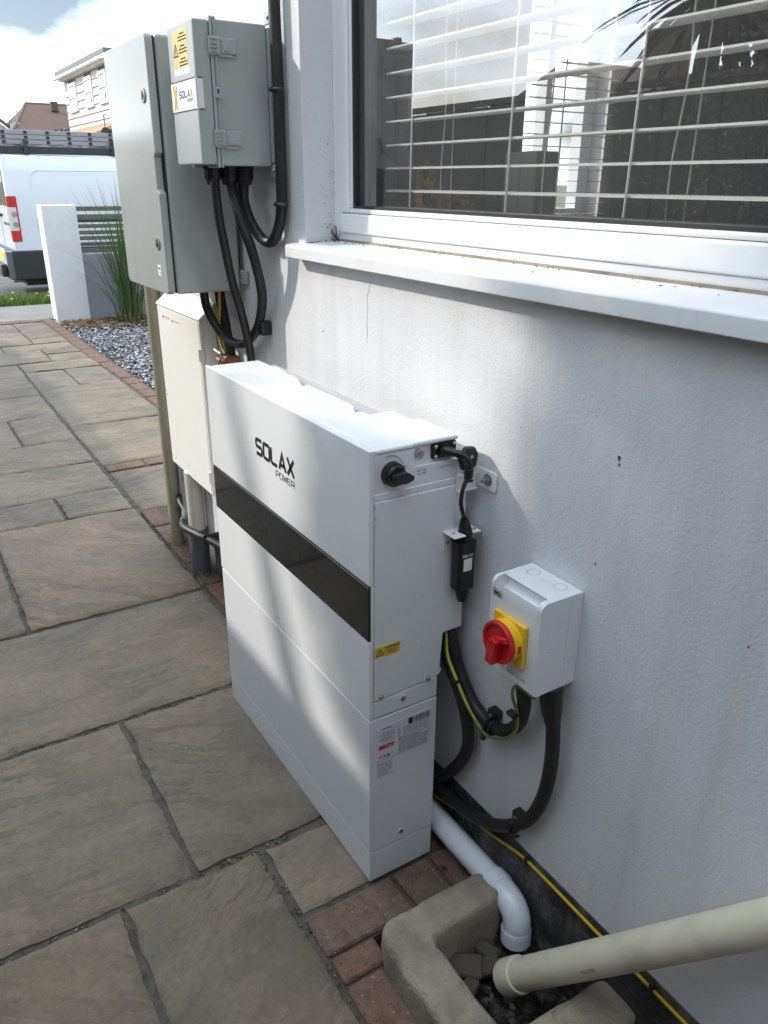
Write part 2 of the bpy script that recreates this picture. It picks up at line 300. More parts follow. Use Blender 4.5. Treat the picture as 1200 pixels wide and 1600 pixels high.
m_plate = M('yellow_number_plate', (0.75, 0.50, 0.06), 0.4)
m_clad = M('pale_cladding_board', (0.42, 0.42, 0.41), 0.6, rand=0.03)
m_shadowgap = M('cladding_gap_shade', (0.10, 0.10, 0.095), 0.8)  # wall colour standing for the shade between cladding boards
m_roofedge = M('grey_fascia_top', (0.13, 0.14, 0.15), 0.6)
m_tile = M('brown_roof_tiles', (0.115, 0.068, 0.048), 0.85, var=(3, (0.085, 0.055, 0.04), 0.35, 0.7))
m_tileor = M('orange_clay_tiles', (0.38, 0.235, 0.12), 0.8, rand=0.15)
m_rbrick = M('red_brick_wall', (0.22, 0.09, 0.06), 0.9, var=(6, (0.15, 0.07, 0.05), 0.4, 0.7))
m_cream_wall = M('cream_house_render', (0.66, 0.61, 0.52), 0.8)
m_bush = leaf_mat('hedge_leaves', (0.035, 0.055, 0.018), (0.075, 0.09, 0.03))
m_bushdry = leaf_mat('dry_hedge_leaves', (0.16, 0.13, 0.075), (0.10, 0.10, 0.045))
m_ever = leaf_mat('evergreen_leaves', (0.018, 0.032, 0.014), (0.034, 0.05, 0.02))
m_cord_l = leaf_mat('sword_leaves', (0.035, 0.055, 0.02), (0.055, 0.075, 0.03))
m_trunk = M('tree_bark', (0.085, 0.07, 0.055), 0.9, bump=(25, 0.8, 0.01))
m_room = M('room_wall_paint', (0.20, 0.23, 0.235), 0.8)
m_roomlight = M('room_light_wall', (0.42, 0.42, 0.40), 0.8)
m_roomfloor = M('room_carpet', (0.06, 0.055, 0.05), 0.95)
m_blind = M('white_blind_slat', (0.78, 0.78, 0.75), 0.45)
m_cordw = M('blind_cord', (0.75, 0.75, 0.72), 0.8)
m_sunfl = M('artificial_sunflower_petal', (0.75, 0.36, 0.03), 0.6)
m_vase = M('pale_vase', (0.50, 0.50, 0.47), 0.3)
m_leafdry = M('dead_leaf', (0.12, 0.065, 0.03), 0.7)
m_dirt = M('brown_debris', (0.055, 0.04, 0.028), 0.95)
m_crack = M('hairline_crack', (0.30, 0.30, 0.30), 0.9)

# ------------------------------------------------------------------ mesh helpers
class MB:
    def __init__(s): s.bm = bmesh.new(); s.mi = 0
    def _fin(s, faces):
        for f in faces: f.material_index = s.mi
    def box(s, a, b, bev=0.0, seg=2, rot=None, piv=None):
        a = Vector(a); b = Vector(b); c = (a + b) / 2; d = b - a
        r = bmesh.ops.create_cube(s.bm, size=1.0, matrix=Matrix.Translation(c) @ Matrix.Diagonal((abs(d.x), abs(d.y), abs(d.z), 1)))
        vs = r['verts']
        if bev > 0:
            es = list({e for v in vs for e in v.link_edges})
            q = bmesh.ops.bevel(s.bm, geom=es, offset=bev, segments=seg, profile=0.5, affect='EDGES')
            vs = list({v for f in q['faces'] for v in f.verts} | {v for v in vs if v.is_valid})
        fs = {f for v in vs if v.is_valid for f in v.link_faces}
        s._fin(fs)
        if rot is not None:
            bmesh.ops.rotate(s.bm, verts=[v for v in vs if v.is_valid], cent=Vector(piv) if piv else c, matrix=rot)
        return [v for v in vs if v.is_valid]
    def prism(s, poly, axis, d0, d1, bev=0.0, seg=2):
        """poly: 2D points; axis 'x' -> (y,z), 'y' -> (x,z), 'z' -> (x,y); extruded d0..d1"""
        def P(p, d): return {'x': (d, p[0], p[1]), 'y': (p[0], d, p[1]), 'z': (p[0], p[1], d)}[axis]
        A = [s.bm.verts.new(P(p, d0)) for p in poly]; B = [s.bm.verts.new(P(p, d1)) for p in poly]
        n = len(poly); fs = [s.bm.faces.new(A), s.bm.faces.new(B[::-1])]
        for i in range(n): fs.append(s.bm.faces.new((A[i], B[i], B[(i + 1) % n], A[(i + 1) % n])))
        bmesh.ops.recalc_face_normals(s.bm, faces=fs)
        if bev > 0:
            es = list({e for f in fs for e in f.edges})
            q = bmesh.ops.bevel(s.bm, geom=es, offset=bev, segments=seg, profile=0.5, affect='EDGES')
            fs = list({f for v in ({v for f in q['faces'] for v in f.verts} | {v for v in A + B if v.is_valid}) for f in v.link_faces})
        s._fin(fs)
    def poly(s, pts):
        f = s.bm.faces.new([s.bm.verts.new(p) for p in pts]); s._fin([f]); return f
    def cyl(s, p0, p1, r0, r1=None, seg=16, caps=True):
        s.tube([p0, p1], [r0, r0 if r1 is None else r1], seg, caps)
    def tube(s, pts, r, seg=10, caps=True, closed=False):
        pts = [Vector(p) for p in pts]; n = len(pts)
        rs = r if isinstance(r, (list, tuple)) else [r] * n
        tan = []
        for i in range(n):
            a = pts[max(i - 1, 0)]; b = pts[min(i + 1, n - 1)]
            t = (b - a); tan.append(t.normalized() if t.length > 1e-9 else (tan[-1] if tan else Vector((0, 0, 1))))
        up = Vector((0, 0, 1)) if abs(tan[0].z) < 0.9 else Vector((1, 0, 0))
        u = tan[0].cross(up).normalized(); rings = []
        for i in range(n):
            u = (u - tan[i] * u.dot(tan[i])).normalized(); v = tan[i].cross(u)
            rings.append([s.bm.verts.new(pts[i] + (u * math.cos(2 * math.pi * k / seg) + v * math.sin(2 * math.pi * k / seg)) * rs[i]) for k in range(seg)])
        fs = []
        for i in range(n - 1):
            for k in range(seg):
                fs.append(s.bm.faces.new((rings[i][k], rings[i][(k + 1) % seg], rings[i + 1][(k + 1) % seg], rings[i + 1][k])))
        if caps:
            fs.append(s.bm.faces.new(rings[0][::-1])); fs.append(s.bm.faces.new(rings[-1]))
        s._fin(fs)
    def stroke(s, pts, w, fn, closed=False):
        """flat mitred ribbon through 2D points, fn maps 2D to 3D"""
        p = [Vector((a, b)) for a, b in pts]; n = len(p); Lf = []; Rt = []
        for i in range(n):
            a = p[(i - 1) % n] if (closed or i > 0) else None; b = p[(i + 1) % n] if (closed or i < n - 1) else None
            d1 = (p[i] - a).normalized() if a is not None else None; d2 = (b - p[i]).normalized() if b is not None else None
            if d1 is None: d1 = d2
            if d2 is None: d2 = d1
            nn = Vector((-(d1.y + d2.y), d1.x + d2.x))
            nn = nn.normalized() if nn.length > 1e-6 else Vector((-d1.y, d1.x))
            k = w / 2 / max(0.45, nn.dot(Vector((-d1.y, d1.x))))
            Lf.append(s.bm.verts.new(fn(*(p[i] + nn * k)))); Rt.append(s.bm.verts.new(fn(*(p[i] - nn * k))))
        fs = []
        for i in range(n if closed else n - 1):
            j = (i + 1) % n; fs.append(s.bm.faces.new((Rt[i], Rt[j], Lf[j], Lf[i])))
        s._fin(fs)
    def ico(s, c, r, sub=1, sc=(1, 1, 1), rot=None, jit=0.0):
        V, F = ICO(sub); c = Vector(c); vs = []
        for v in V:
            p = Vector((v[0] * sc[0], v[1] * sc[1], v[2] * sc[2])) * r
            if rot: p = rot @ p
            if jit: p += Vector((random.uniform(-1, 1), random.uniform(-1, 1), random.uniform(-1, 1))) * jit
            vs.append(s.bm.verts.new(c + p))
        for f in F: s.bm.faces.new([vs[i] for i in f]).material_index = s.mi
_ico = {}
def ICO(sub):
    if sub not in _ico:
        b = bmesh.new(); bmesh.ops.create_icosphere(b, subdivisions=sub, radius=1.0); b.verts.index_update()
        _ico[sub] = ([tuple(v.co) for v in b.verts], [[v.index for v in f.verts] for f in b.faces]); b.free()
    return _ico[sub]

def face_weighted(me, cosmax):
    """corner normals weighted by face area, so that wide flat faces stay flat beside small bevels"""
    N = [p.normal.copy() for p in me.polygons]; A = [p.area for p in me.polygons]
    vf = [[] for _ in me.vertices]
    for p in me.polygons:
        for v in p.vertices: vf[v].append(p.index)
    out = []
    for p in me.polygons:
        n0 = N[p.index]
        for v in p.vertices:
            a = Vector((0, 0, 0))
            for q in vf[v]:
                if N[q].dot(n0) >= cosmax: a += N[q] * A[q]
            out.append(a.normalized() if a.length > 1e-12 else n0)
    me.normals_split_custom_set(out)
def world_of(o):
    v = Vector((0, 0, 0))
    while o: v += o.location; o = o.parent
    return v
def obj(name, mb, mats, parent=None, smooth=40, loc=None, **tags):
    me = bpy.data.meshes.new(name)
    base = Vector(loc) if loc is not None else (world_of(parent) if parent else Vector((0, 0, 0)))
    if base.length > 0: bmesh.ops.translate(mb.bm, verts=mb.bm.verts, vec=-base)
    mb.bm.to_mesh(me); mb.bm.free()
    for m in (mats if isinstance(mats, (list, tuple)) else [mats]): me.materials.append(m)
    if smooth:
        me.shade_smooth(); me.set_sharp_from_angle(angle=R(smooth))
        if len(me.polygons) < 2500: face_weighted(me, math.cos(R(smooth)))
    o = bpy.data.objects.new(name, me); COL.objects.link(o)
    if parent: o.parent = parent; o.location = base - world_of(parent)
    else: o.location = base
    for k, v in tags.items(): o[k] = v
    return o
def inst(src, name, loc, parent=None, rot=None, **tags):
    o = bpy.data.objects.new(name, src.data); COL.objects.link(o); o.parent = parent
    o.location = Vector(loc) - (world_of(parent) if parent else Vector((0, 0, 0)))
    if rot: o.rotation_euler = rot
    for k, v in tags.items(): o[k] = v
    return o
def thing(name, loc, label, cat, group=None):
    o = bpy.data.objects.new(name, None); COL.objects.link(o); o.location = loc; o.empty_display_size = 0.05
    o['label'] = label; o['category'] = cat
    if group: o['group'] = group
    return o
def part(name, parent, mats, fn, smooth=40, **k):
    mb = MB(); fn(mb); return obj(name, mb, mats, parent, smooth, **k)
def smooth_path(pts, n=6):
    P = [Vector(p) for p in pts]; P = [P[0] * 2 - P[1]] + P + [P[-1] * 2 - P[-2]]; o = []
    for i in range(1, len(P) - 2):
        a, b, c, d = P[i - 1], P[i], P[i + 1], P[i + 2]
        for k in range(n):
            t = k / n
            o.append(0.5 * ((2 * b) + (c - a) * t + (2 * a - 5 * b + 4 * c - d) * t * t + (3 * b - a - 3 * c + d) * t ** 3))
    o.append(P[-2]); return o
FRONT = lambda y: (lambda a, b: (a, y, b))      # text frame on a face looking to -Y
SIDE = lambda x: (lambda a, b: (x, a, b))       # text frame on a face looking to +X
def text_mesh(name, s, size, mtx, mat, parent, sx=1.0, bold=0.0, align='LEFT'):
    cu = bpy.data.curves.new('letters', 'FONT'); cu.body = s; cu.size = size; cu.offset = bold; cu.resolution_u = 3; cu.align_x = align
    t = bpy.data.objects.new('letters', cu); COL.objects.link(t)
    me = bpy.data.meshes.new_from_object(t.evaluated_get(bpy.context.evaluated_depsgraph_get()))
    bpy.data.objects.remove(t); bpy.data.curves.remove(cu)
    me.transform(Matrix.Diagonal((sx, 1, 1, 1))); me.transform(mtx)
    base = world_of(parent); me.transform(Matrix.Translation(-base))
    me.materials.clear(); me.materials.append(mat)
    o = bpy.data.objects.new(name, me); COL.objects.link(o); o.parent = parent
    return o
def mfront(x, y, z, rot=0): return Matrix.Translation((x, y, z)) @ Matrix(((1, 0, 0, 0), (0, 0, -1, 0), (0, 1, 0, 0), (0, 0, 0, 1))) @ Matrix.Rotation(rot, 4, 'Z')
def mside(x, y, z, rot=0): return Matrix.Translation((x, y, z)) @ Matrix(((0, 0, 1, 0), (1, 0, 0, 0), (0, 1, 0, 0), (0, 0, 0, 1))) @ Matrix.Rotation(rot, 4, 'Z')
GLYPH = {
 'S': [([(1, 1), (.2, 1), (.05, .95), (0, .82), (0, .68), (.05, .55), (.2, .5), (.8, .5), (.95, .45), (1, .32), (1, .18), (.95, .05), (.8, 0), (0, 0)], 0)],
 'O': [([(.2, 1), (.05, .95), (0, .8), (0, .2), (.05, .05), (.2, 0), (.8, 0), (.95, .05), (1, .2), (1, .8), (.95, .95), (.8, 1)], 1)],
 'L': [([(0, 1.06), (0, .16), (.05, .04), (.18, 0), (.95, 0)], 0)],
 'A': [([(-.03, -.06), (.5, 1.0), (1.03, -.06)], 0), ([(.28, .26), (.74, .26)], 0)],
 'X': [([(0, 1.06), (1, -.06)], 0), ([(1, 1.06), (0, -.06)], 0)],
 'P': [([(0, -.06), (0, 1), (.85, 1), (1, .87), (1, .55), (.85, .42), (0, .42)], 0)],
 'W': [([(-.05, 1.05), (.22, 0), (.5, .9), (.78, 0), (1.05, 1.05)], 0)],
 'E': [([(1, 1), (.1, 1), (0, .9), (0, .1), (.1, 0), (1, 0)], 0), ([(0, .5), (.9, .5)], 0)],
 'R': [([(0, -.06), (0, 1), (.85, 1), (1, .87), (1, .58), (.85, .45), (0, .45)], 0), ([(.55, .45), (1, -.06)], 0)],
}
def wide_text(mb, s, x0, z0, lw, h, gap, w, fn):
    x = x0
    for ch in s:
        for pts, cl in GLYPH[ch]:
            mb.stroke([(x + a * lw, z0 + b * h) for a, b in pts], w, fn, bool(cl))
        x += lw + gap
    return x
def triangle_sign(mb, cx, cz, r, fn):
    mb.stroke([(cx - r, cz - r * .6), (cx + r, cz - r * .6), (cx, cz + r * 1.1)], r * .22, fn, True)
    mb.stroke([(cx + r * .1, cz + r * .5), (cx - r * .12, cz), (cx + r * .12, cz), (cx - r * .05, cz - r * .45)], r * .14, fn)
def ring_pts(r, n=18): return [(r * math.cos(2 * math.pi * k / n), r * math.sin(2 * math.pi * k / n)) for k in range(n)]
def screw(mb, c, r, axis):
    a = Vector(axis); c = Vector(c)
    mb.cyl(c, c + a * r * .55, r, r * .9, 12); mb.cyl(c + a * r * .55, c + a * r * .9, r * .75, r * .5, 12)

# ------------------------------------------------------------------ ground, path, border bricks
XW0 = -1.857      # west corner of the house wall
def ground():
    mb = MB()
    xs = [-900, -60, -26, -18.6, -18.3, -10.6, -8.55, -8.50, 40, 900]; zs = [-0.42, -0.42, -0.42, -0.42, -0.42, -0.42, -0.42, -0.17, -0.17, -0.17]
    ys = [-900, -40, 0, 40, 900]
    V = [[mb.bm.verts.new((x, y, z)) for y in ys] for x, z in zip(xs, zs)]
    for i in range(len(xs) - 1):
        for j in range(len(ys) - 1): mb.bm.faces.new((V[i][j], V[i + 1][j], V[i + 1][j + 1], V[i][j + 1]))
    return obj('ground', mb, m_land, None, 0, kind='structure')
ground()
mb = MB(); mb.box((-18.3, -60, -0.41), (-10.62, 60, -0.29)); obj('road', mb, m_asphalt, None, 0, kind='structure')
mb = MB(); mb.box((-24, -60, -0.41), (-18.42, 60, -0.17)); obj('far_pavement', mb, m_patch, None, 0, kind='structure')
mb = MB()
for k in range(-30, 30): mb.box((-10.61, k * .92, -0.41), (-10.49, k * .92 + .912, -0.165), .012)
for k in range(-30, 30): mb.box((-18.41, k * .92, -0.41), (-18.31, k * .92 + .912, -0.165), .012)
obj('road_kerb', mb, m_kerb, None, 40, kind='structure')
# verge: soil sheet sloping to the kerb, with a worn tarmac strip beside the path end
mb = MB()
def vz(x): return -0.012 if x > -8.7 else -0.012 - 0.165 * min(1, (-8.7 - x) / 1.7)
xs = [-10.485, -10.0, -9.5, -9.0, -8.65]
V = [[mb.bm.verts.new((x, y, vz(x))) for y in (-14, -3, 0, 3, 20)] for x in xs]
for i in range(4):
    for j in range(4): mb.bm.faces.new((V[i][j], V[i + 1][j], V[i + 1][j + 1], V[i][j + 1]))
obj('verge', mb, m_soil, None, 0, kind='structure')
mb = MB(); mb.box((-8.66, -14, -0.16), (-7.60, 20, -0.006)); obj('pavement', mb, m_patch, None, 0, kind='structure')

path = obj('path', (lambda mb: ([mb.box(a, b) for a, b in (
    ((-7.60, -2.06, -0.165), (0.10, -0.265, -0.009)), ((0.10, -2.06, -0.165), (3.2, -0.268, -0.009)),
    ((-7.60, -0.265, -0.165), (0.10, 0.02, -0.009)), ((0.50, -0.268, -0.165), (3.2, 0.02, -0.009)),
    ((-7.60, 0.02, -0.165), (XW0 - .002, 0.62, -0.009)))], mb)[1])(MB()), m_mortar, None, 0, kind='structure')

def slab(x0, x1, y0, y1, near, j=0.0075, seed=0, dz=None):
    """one riven stone: uneven edges, terraced top"""
    dx, dy = x1 - x0 - 2 * j, y1 - y0 - 2 * j
    step = 0.013 if near else 0.05
    nx, ny = max(4, int(dx / step)), max(4, int(dy / step))
    rnd = random.Random(seed * 91 + 3); ang = rnd.uniform(-.5, .5) + (0 if rnd.random() < .5 else 1.2); ox, oy = rnd.uniform(0, 50), rnd.uniform(0, 50)
    amp = rnd.uniform(.005, .0095); dz = rnd.uniform(-.002, .0025) if dz is None else dz
    tx, ty = rnd.uniform(-.003, .003), rnd.uniform(-.003, .003)
    mb = MB(); G = []
    for i in range(nx + 1):
        row = []
        for k in range(ny + 1):
            u, v = i / nx, k / ny
            x, y = x0 + j + dx * u, y0 + j + dy * v
            if i in (0, nx): x += .0045 * mn.noise((y * 16 + ox, x * 3, 1)) + .0025 * mn.noise((y * 60 + ox, 2, 5))
            if k in (0, ny): y += .0045 * mn.noise((x * 16 + oy, y * 3, 4)) + .0025 * mn.noise((x * 60 + oy, 3, 8))
            ca, sa = math.cos(ang), math.sin(ang); a, b = (x * ca + y * sa), (-x * sa + y * ca)
            n = mn.fractal((a * 2.2 + ox, b * 6.5 + oy, seed), .8, 2, 4) * .5 + .5
            q = n * 6; fl = math.floor(q); fr = q - fl; fr = min(1, fr / .10) * .75 + fr * .25
            z = dz + tx * (u - .5) + ty * (v - .5) + amp * ((fl + fr) / 6 - .5) + .0012 * mn.noise((x * 40, y * 40, seed))
            e = min(i, nx - i, k, ny - k)
            if e == 0: z -= .006 + .003 * mn.noise((x * 30, y * 30, 9))
            row.append(mb.bm.verts.new((x, y, z)))
        G.append(row)
    for i in range(nx):
        for k in range(ny): mb.bm.faces.new((G[i][k], G[i + 1][k], G[i + 1][k + 1], G[i][k + 1]))
    rim = [G[i][0] for i in range(nx + 1)] + [G[nx][k] for k in range(1, ny + 1)] + [G[i][ny] for i in range(nx - 1, -1, -1)] + [G[0][k] for k in range(ny - 1, 0, -1)]
    low = [mb.bm.verts.new((v.co.x, v.co.y, -.035)) for v in rim]
    for i in range(len(rim)):
        q = (i + 1) % len(rim); mb.bm.faces.new((rim[q], rim[i], low[i], low[q]))
    obj('paving_slab', mb, m_slab, path, 38, loc=((x0 + x1) / 2, (y0 + y1) / 2, 0))
SL = [ # x0, x1, y0, y1 read off the joints in the photograph
 (-.775, -.203, -.497, -.068, 1), (-.775, -.203, -1.10, -.497, 1), (-1.35, -.775, -1.10, -.066, 1), (-2.19, -1.35, -.622, -.064, 1), (-2.19, -1.35, -1.22, -.622, 1),
 (-.197, -.003, -.362, -.068, 1), (-.203, .55, -.645, -.366, 1), (-.203, .42, -1.25, -.645, 1), (-1.35, -.50, -2.03, -1.10, 0), (-.50, .10, -2.03, -1.25, 0), (.55, 1.15, -.90, -.366, 0), (1.15, 1.75, -.75, -.366, 0), (1.75, 2.6, -1.0, -.366, 0),
 (.42, 1.15, -1.5, -.90, 0), (.10, 1.15, -2.03, -1.5, 0), (1.15, 2.6, -2.03, -1.0, 0),
 (-2.47, -2.19, -.337, -.064, 1), (-2.47, -2.19, -1.0, -.337, 1), (-2.893, -2.47, -.75, -.062, 1), (-3.305, -2.893, -.80, -.060, 1), (-3.86, -3.305, -.328, -.056, 1), (-3.86, -3.305, -1.0, -.328, 0),
 (-4.41, -3.86, -.85, -.050, 0), (-5.0, -4.41, -.9, -.044, 0), (-5.445, -5.0, -.8, -.035, 0), (-5.95, -5.45, -.9, .222, 0), (-6.235, -5.955, -.65, -.045, 0), (-6.235, -5.955, -.045, .503, 0),
 (-5.95, -5.745, .226, .503, 0), (-5.745, -5.45, .226, .503, 0), (-5.445, -5.118, -.033, .508, 0), (-5.118, -4.57, -.036, .232, 0), (-5.118, -4.57, .232, .505, 0), (-4.57, -3.55, -.045, .503, 1), (-3.55, -2.80, -.052, .503, 1), (-2.685, -2.145, -.052, .503, 1),
 (-7.40, -6.24, -.42, .22, 0), (-7.40, -6.505, .222, .503, 0), (-6.505, -6.24, .222, .503, 0), (-7.40, -6.24, -1.1, -.42, 0),
 (-3.305, -2.19, -1.5, -.98, 0), (-2.19, -1.35, -2.03, -1.22, 0), (-3.305, -2.19, -2.03, -1.5, 0), (-4.41, -3.305, -2.03, -1.0, 0), (-5.45, -4.41, -2.03, -.9, 0), (-7.40, -5.45, -2.03, -1.1, 0)]
for i, (a, b, c, d, nr) in enumerate(SL): slab(a, b, c, d, nr, seed=i + 1)
# clay pavers: a few edge shapes reused
def paver(dx, dy, seed):
    mb = MB(); vs = mb.box((-dx / 2, -dy / 2, -.03), (dx / 2, dy / 2, 0), .004, 1)
    rnd = random.Random(seed)
    for v in vs:
        v.co.x += rnd.uniform(-.0012, .0012); v.co.y += rnd.uniform(-.0012, .0012); v.co.z += rnd.uniform(-.0012, .0008)
    return mb
_pv = {}
def brick(x0, x1, y0, y1, dz=0.0, rot=0.0, j=.0035):
    key = (round(x1 - x0, 3), round(y1 - y0, 3)); c = ((x0 + x1) / 2, (y0 + y1) / 2, dz + random.uniform(-.0015, .0015))
    rr = rot + random.uniform(-.008, .008)
    if key not in _pv:
        o = obj('paving_brick', paver(x1 - x0 - 2 * j, y1 - y0 - 2 * j, len(_pv)), m_brick, path, 40, loc=(0, 0, 0)); o.location = c; o.rotation_euler = (0, 0, rr); _pv[key] = o
    else: inst(_pv[key], 'paving_brick', c, path, (0, 0, rr))
for a in ((0, .1, -.362, -.168), (0, .1, -.166, -.079), (0, .1, -.077, -.006), (.1, .16, -.364, -.268), (.16, .36, -.364, -.286), (.36, .56, -.364, -.286), (.56, .76, -.364, -.27), (.76, .96, -.364, -.27), (.96, 1.16, -.364, -.27)): brick(*a)
for k in range(6):
    brick(.505 + k * .1, .605 + k * .1, -.268, -.07); brick(.505 + k * .1, .605 + k * .1, -.068, -.006)
for k in range(11): brick(-2.135 + k * .193 + .004, -2.135 + (k + 1) * .193, -.062, .016)
for k in range(3): brick(-2.79, -2.69, -.05 + k * .19, .135 + k * .19)
for k in range(29):
    x = -7.60 + k * .2; brick(x, x + .2, .507 + .01 * math.sin(k * .5), .605 + .01 * math.sin(k * .5))
for k in range(8): brick(-7.55, -7.42, -1.05 + k * .195, -.86 + k * .195)
# crumbs of mortar and grit lying in the joints
mb = MB()
for k in range(420):
    t = random.random()
    if t < .35: x, y = random.uniform(-2.1, -.7), -.064 + random.gauss(0, .008)
    elif t < .6: x, y = -.2 + random.gauss(0, .006), random.uniform(-1.0, -.3)
    elif t < .75: x, y = -.775 + random.gauss(0, .005), random.uniform(-1.0, -.2)
    elif t < .88: x, y = random.uniform(-.2, .5), -.365 + random.gauss(0, .006)
    else: x, y = random.uniform(-2.0, -.7), -.03 + random.gauss(0, .02)
    mb.ico((x, y, -.006 if t < .88 else .002), random.uniform(.0012, .0035), 1, jit=.0006)
obj('joint_grit', mb, stone_mat('joint_grit_colours', [(0, (.16, .14, .11)), (.4, (.07, .06, .045)), (.8, (.20, .17, .13)), (.96, (.32, .28, .23))]), path, 0, kind='stuff')

# front garden: soil strip and slate gravel
mb = MB(); mb.box((-7.60, .62, -.16), (XW0 - .003, 6, -.03)); obj('garden_bed', mb, m_soil, None, 0, kind='structure')
mb = MB()
for k in range(15000):
    x = random.uniform(-7.0, -1.9); y = random.uniform(.625, 2.5) if random.random() < .8 else random.uniform(.63, 1.3)
    if x < -6.6 and random.random() < .5: continue
    r = random.uniform(.008, .020)
    q = Matrix.Rotation(random.uniform(0, 6.28), 3, 'Z') @ Matrix.Rotation(random.uniform(-.5, .5), 3, 'X')
    mb.ico((x, y, -.022 + random.uniform(0, .016)), r, 1, (1.0, random.uniform(.55, .9), random.uniform(.35, .6)), q, r * .14)
obj('gravel', mb, m_gravel, None, 30, kind='stuff')
mb = MB()
for k in range(420):
    x = random.uniform(-7.35, -6.85); y = random.uniform(.65, 2.3); a = random.uniform(0, 6.28); l = random.uniform(.04, .2)
    mb.stroke([(x, y), (x + l * .5 * math.cos(a), y + l * .5 * math.sin(a)), (x + l * math.cos(a + .4), y + l * math.sin(a + .4))], .006, lambda p, q: (p, q, -.015 + random.uniform(0, .03)))
obj('dry_leaf_litter', mb, m_straw, None, 0, kind='stuff')
mb = MB()
for k in range(150):
    x, y, z = random.uniform(-6.9, -2.2), random.uniform(.63, 2.2), random.uniform(-.004, .010); a = random.uniform(0, 6.28); q = random.uniform(.012, .03)
    c, d = math.cos(a) * q, math.sin(a) * q
    mb.poly([(x + c, y + d, z + .008), (x - d * .5, y + c * .5, z), (x - c, y - d, z + .006)]); mb.poly([(x + c, y + d, z + .008), (x - c, y - d, z + .006), (x + d * .5, y - c * .5, z + .012)])
obj('fallen_leaves', mb, m_leafdry, None, 0, kind='stuff')
# verge lawn: blades, and dandelions
mb = MB()
for k in range(16000):
    x = random.uniform(-10.45, -8.75); y = random.uniform(-3.5, 3.2) if k % 4 else random.uniform(-.6, 1.4); z = vz(x)
    a = random.uniform(0, 6.28); h = random.uniform(.05, .13); w = .005
    dx, dy = math.cos(a), math.sin(a); lx, ly = random.uniform(-.05, .05), random.uniform(-.05, .05)
    mb.poly([(x - dx * w, y - dy * w, z), (x + dx * w, y + dy * w, z), (x + lx, y + ly, z + h)])
mb.mi = 1
for k in range(16):
    x = random.uniform(-10.4, -8.8); y = random.uniform(-2, 2); mb.ico((x, y, vz(x) + random.uniform(.07, .12)), .02, 1, (1, 1, .5))
mb.bm.normal_update(); obj('lawn', mb, [m_grass, m_dand], None, 0, kind='stuff')

# ------------------------------------------------------------------ the house whose wall fills the right of the picture
house = thing('rendered_house', (0.3, 0, 0), 'white rendered house wall with a large window above the white units', 'house')
WX0, WX1, WZ0, WZ1, RV = -0.624, 2.1, 1.152, 2.45, 0.074
XE, ZT = 8.5, 5.6  # wall carried up and east out of view to block sky light
WY0, WY1, WB = 1.50, 1.96, 1.13
def f(mb):
    # outer skin: four panels butted round the opening, real thickness; reveals are their inner ends
    mb.box((XW0, 0, .148), (XE, .16, WZ0 - .028)); mb.box((XW0, 0, WZ0 - .028), (WX0, .16, WZ1)); mb.box((WX1, 0, WZ0 - .028), (XE, .16, WZ1)); mb.box((XW0, 0, WZ1), (XE, .16, ZT))
    # west return wall with its own window opening
    for a, b in (((XW0, .16, .148), (XW0 + .2, WY0, ZT)), ((XW0, WY1, .148), (XW0 + .2, 5.0, ZT)), ((XW0, WY0, .148), (XW0 + .2, WY1, WB)), ((XW0, WY0, 2.3), (XW0 + .2, WY1, ZT))): mb.box(a, b)
part('wall', house, m_wall, f, 0)
part('plinth', house, m_plinth, lambda mb: mb.box((-0.62, -.0025, -.17), (XE, .16, .1475)), 0)
part('plinth', house, m_plinth_grey, lambda mb: (mb.box((XW0 + .012, .018, -.17), (-0.62, .16, .148)), mb.box((XW0 + .012, .16, -.17), (XW0 + .2, 5, .148))), 0)
part('roof', house, m_tile, lambda mb: (mb.prism([(-.25, ZT), (-.25, ZT + .12), (2.5, ZT + 2.2), (5.25, ZT + .12), (5.25, ZT)], 'x', XW0 - .12, XE), mb.box((XW0 + .2, .16, 2.6), (XE - .1, 4.9, 2.7))), 0)  # unseen pitched roof added to cut sky light; the flat box is the ceiling
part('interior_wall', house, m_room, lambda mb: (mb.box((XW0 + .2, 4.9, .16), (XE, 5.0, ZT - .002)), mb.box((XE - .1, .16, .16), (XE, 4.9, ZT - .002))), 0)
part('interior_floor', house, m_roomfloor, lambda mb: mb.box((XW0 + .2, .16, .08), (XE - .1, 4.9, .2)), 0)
# window: outer frame, sash, gasket, panes
win = None
def f(mb):
    y0, y1 = RV, RV + .06
    mb.box((WX0, y0, WZ0 + .006), (WX0 + .034, y1, WZ1)); mb.box((WX1 - .034, y0, WZ0 + .006), (WX1, y1, WZ1)); mb.box((WX0 + .034, y0, WZ1 - .034), (WX1 - .034, y1, WZ1)); mb.box((WX0 + .034, y0, WZ0 + .006), (WX1 - .034, y1, WZ0 + .026))
win = part('window', house, m_upvc, f, 30)
def f(mb):
    # glazing rebate: stepped sash profile, lower rail z 1.168..1.222
    x0, x1, z0, z1 = WX0 + .034, WX1 - .034, WZ0 + .0265, WZ1 - .034
    y = RV - .006
    mb.box((x0, y, z0), (x1, y + .062, z0 + .040), .006, 3); mb.box((x0, y, z1 - .04), (x1, y + .062, z1), .006, 3)
    mb.box((x0, y, z0 + .0405), (x0 + .030, y + .062, z1 - .0405), .006, 3); mb.box((x1 - .03, y, z0 + .0405), (x1, y + .062, z1 - .0405), .006, 3)
    mb.box((x0 + .031, y + .004, z0 + .0405), (x1 - .031, y + .05, z0 + .050), .003, 2)
    mb.box((x0 + .0305, y + .006, z0 + .0505), (x0 + .040, y + .05, z1 - .045), .003, 2)
part('sash', win, m_upvc, f, 30)
GX0, GX1, GZ0, GZ1 = WX0 + .074, WX1 - .07, WZ0 + .0775, WZ1 - .08
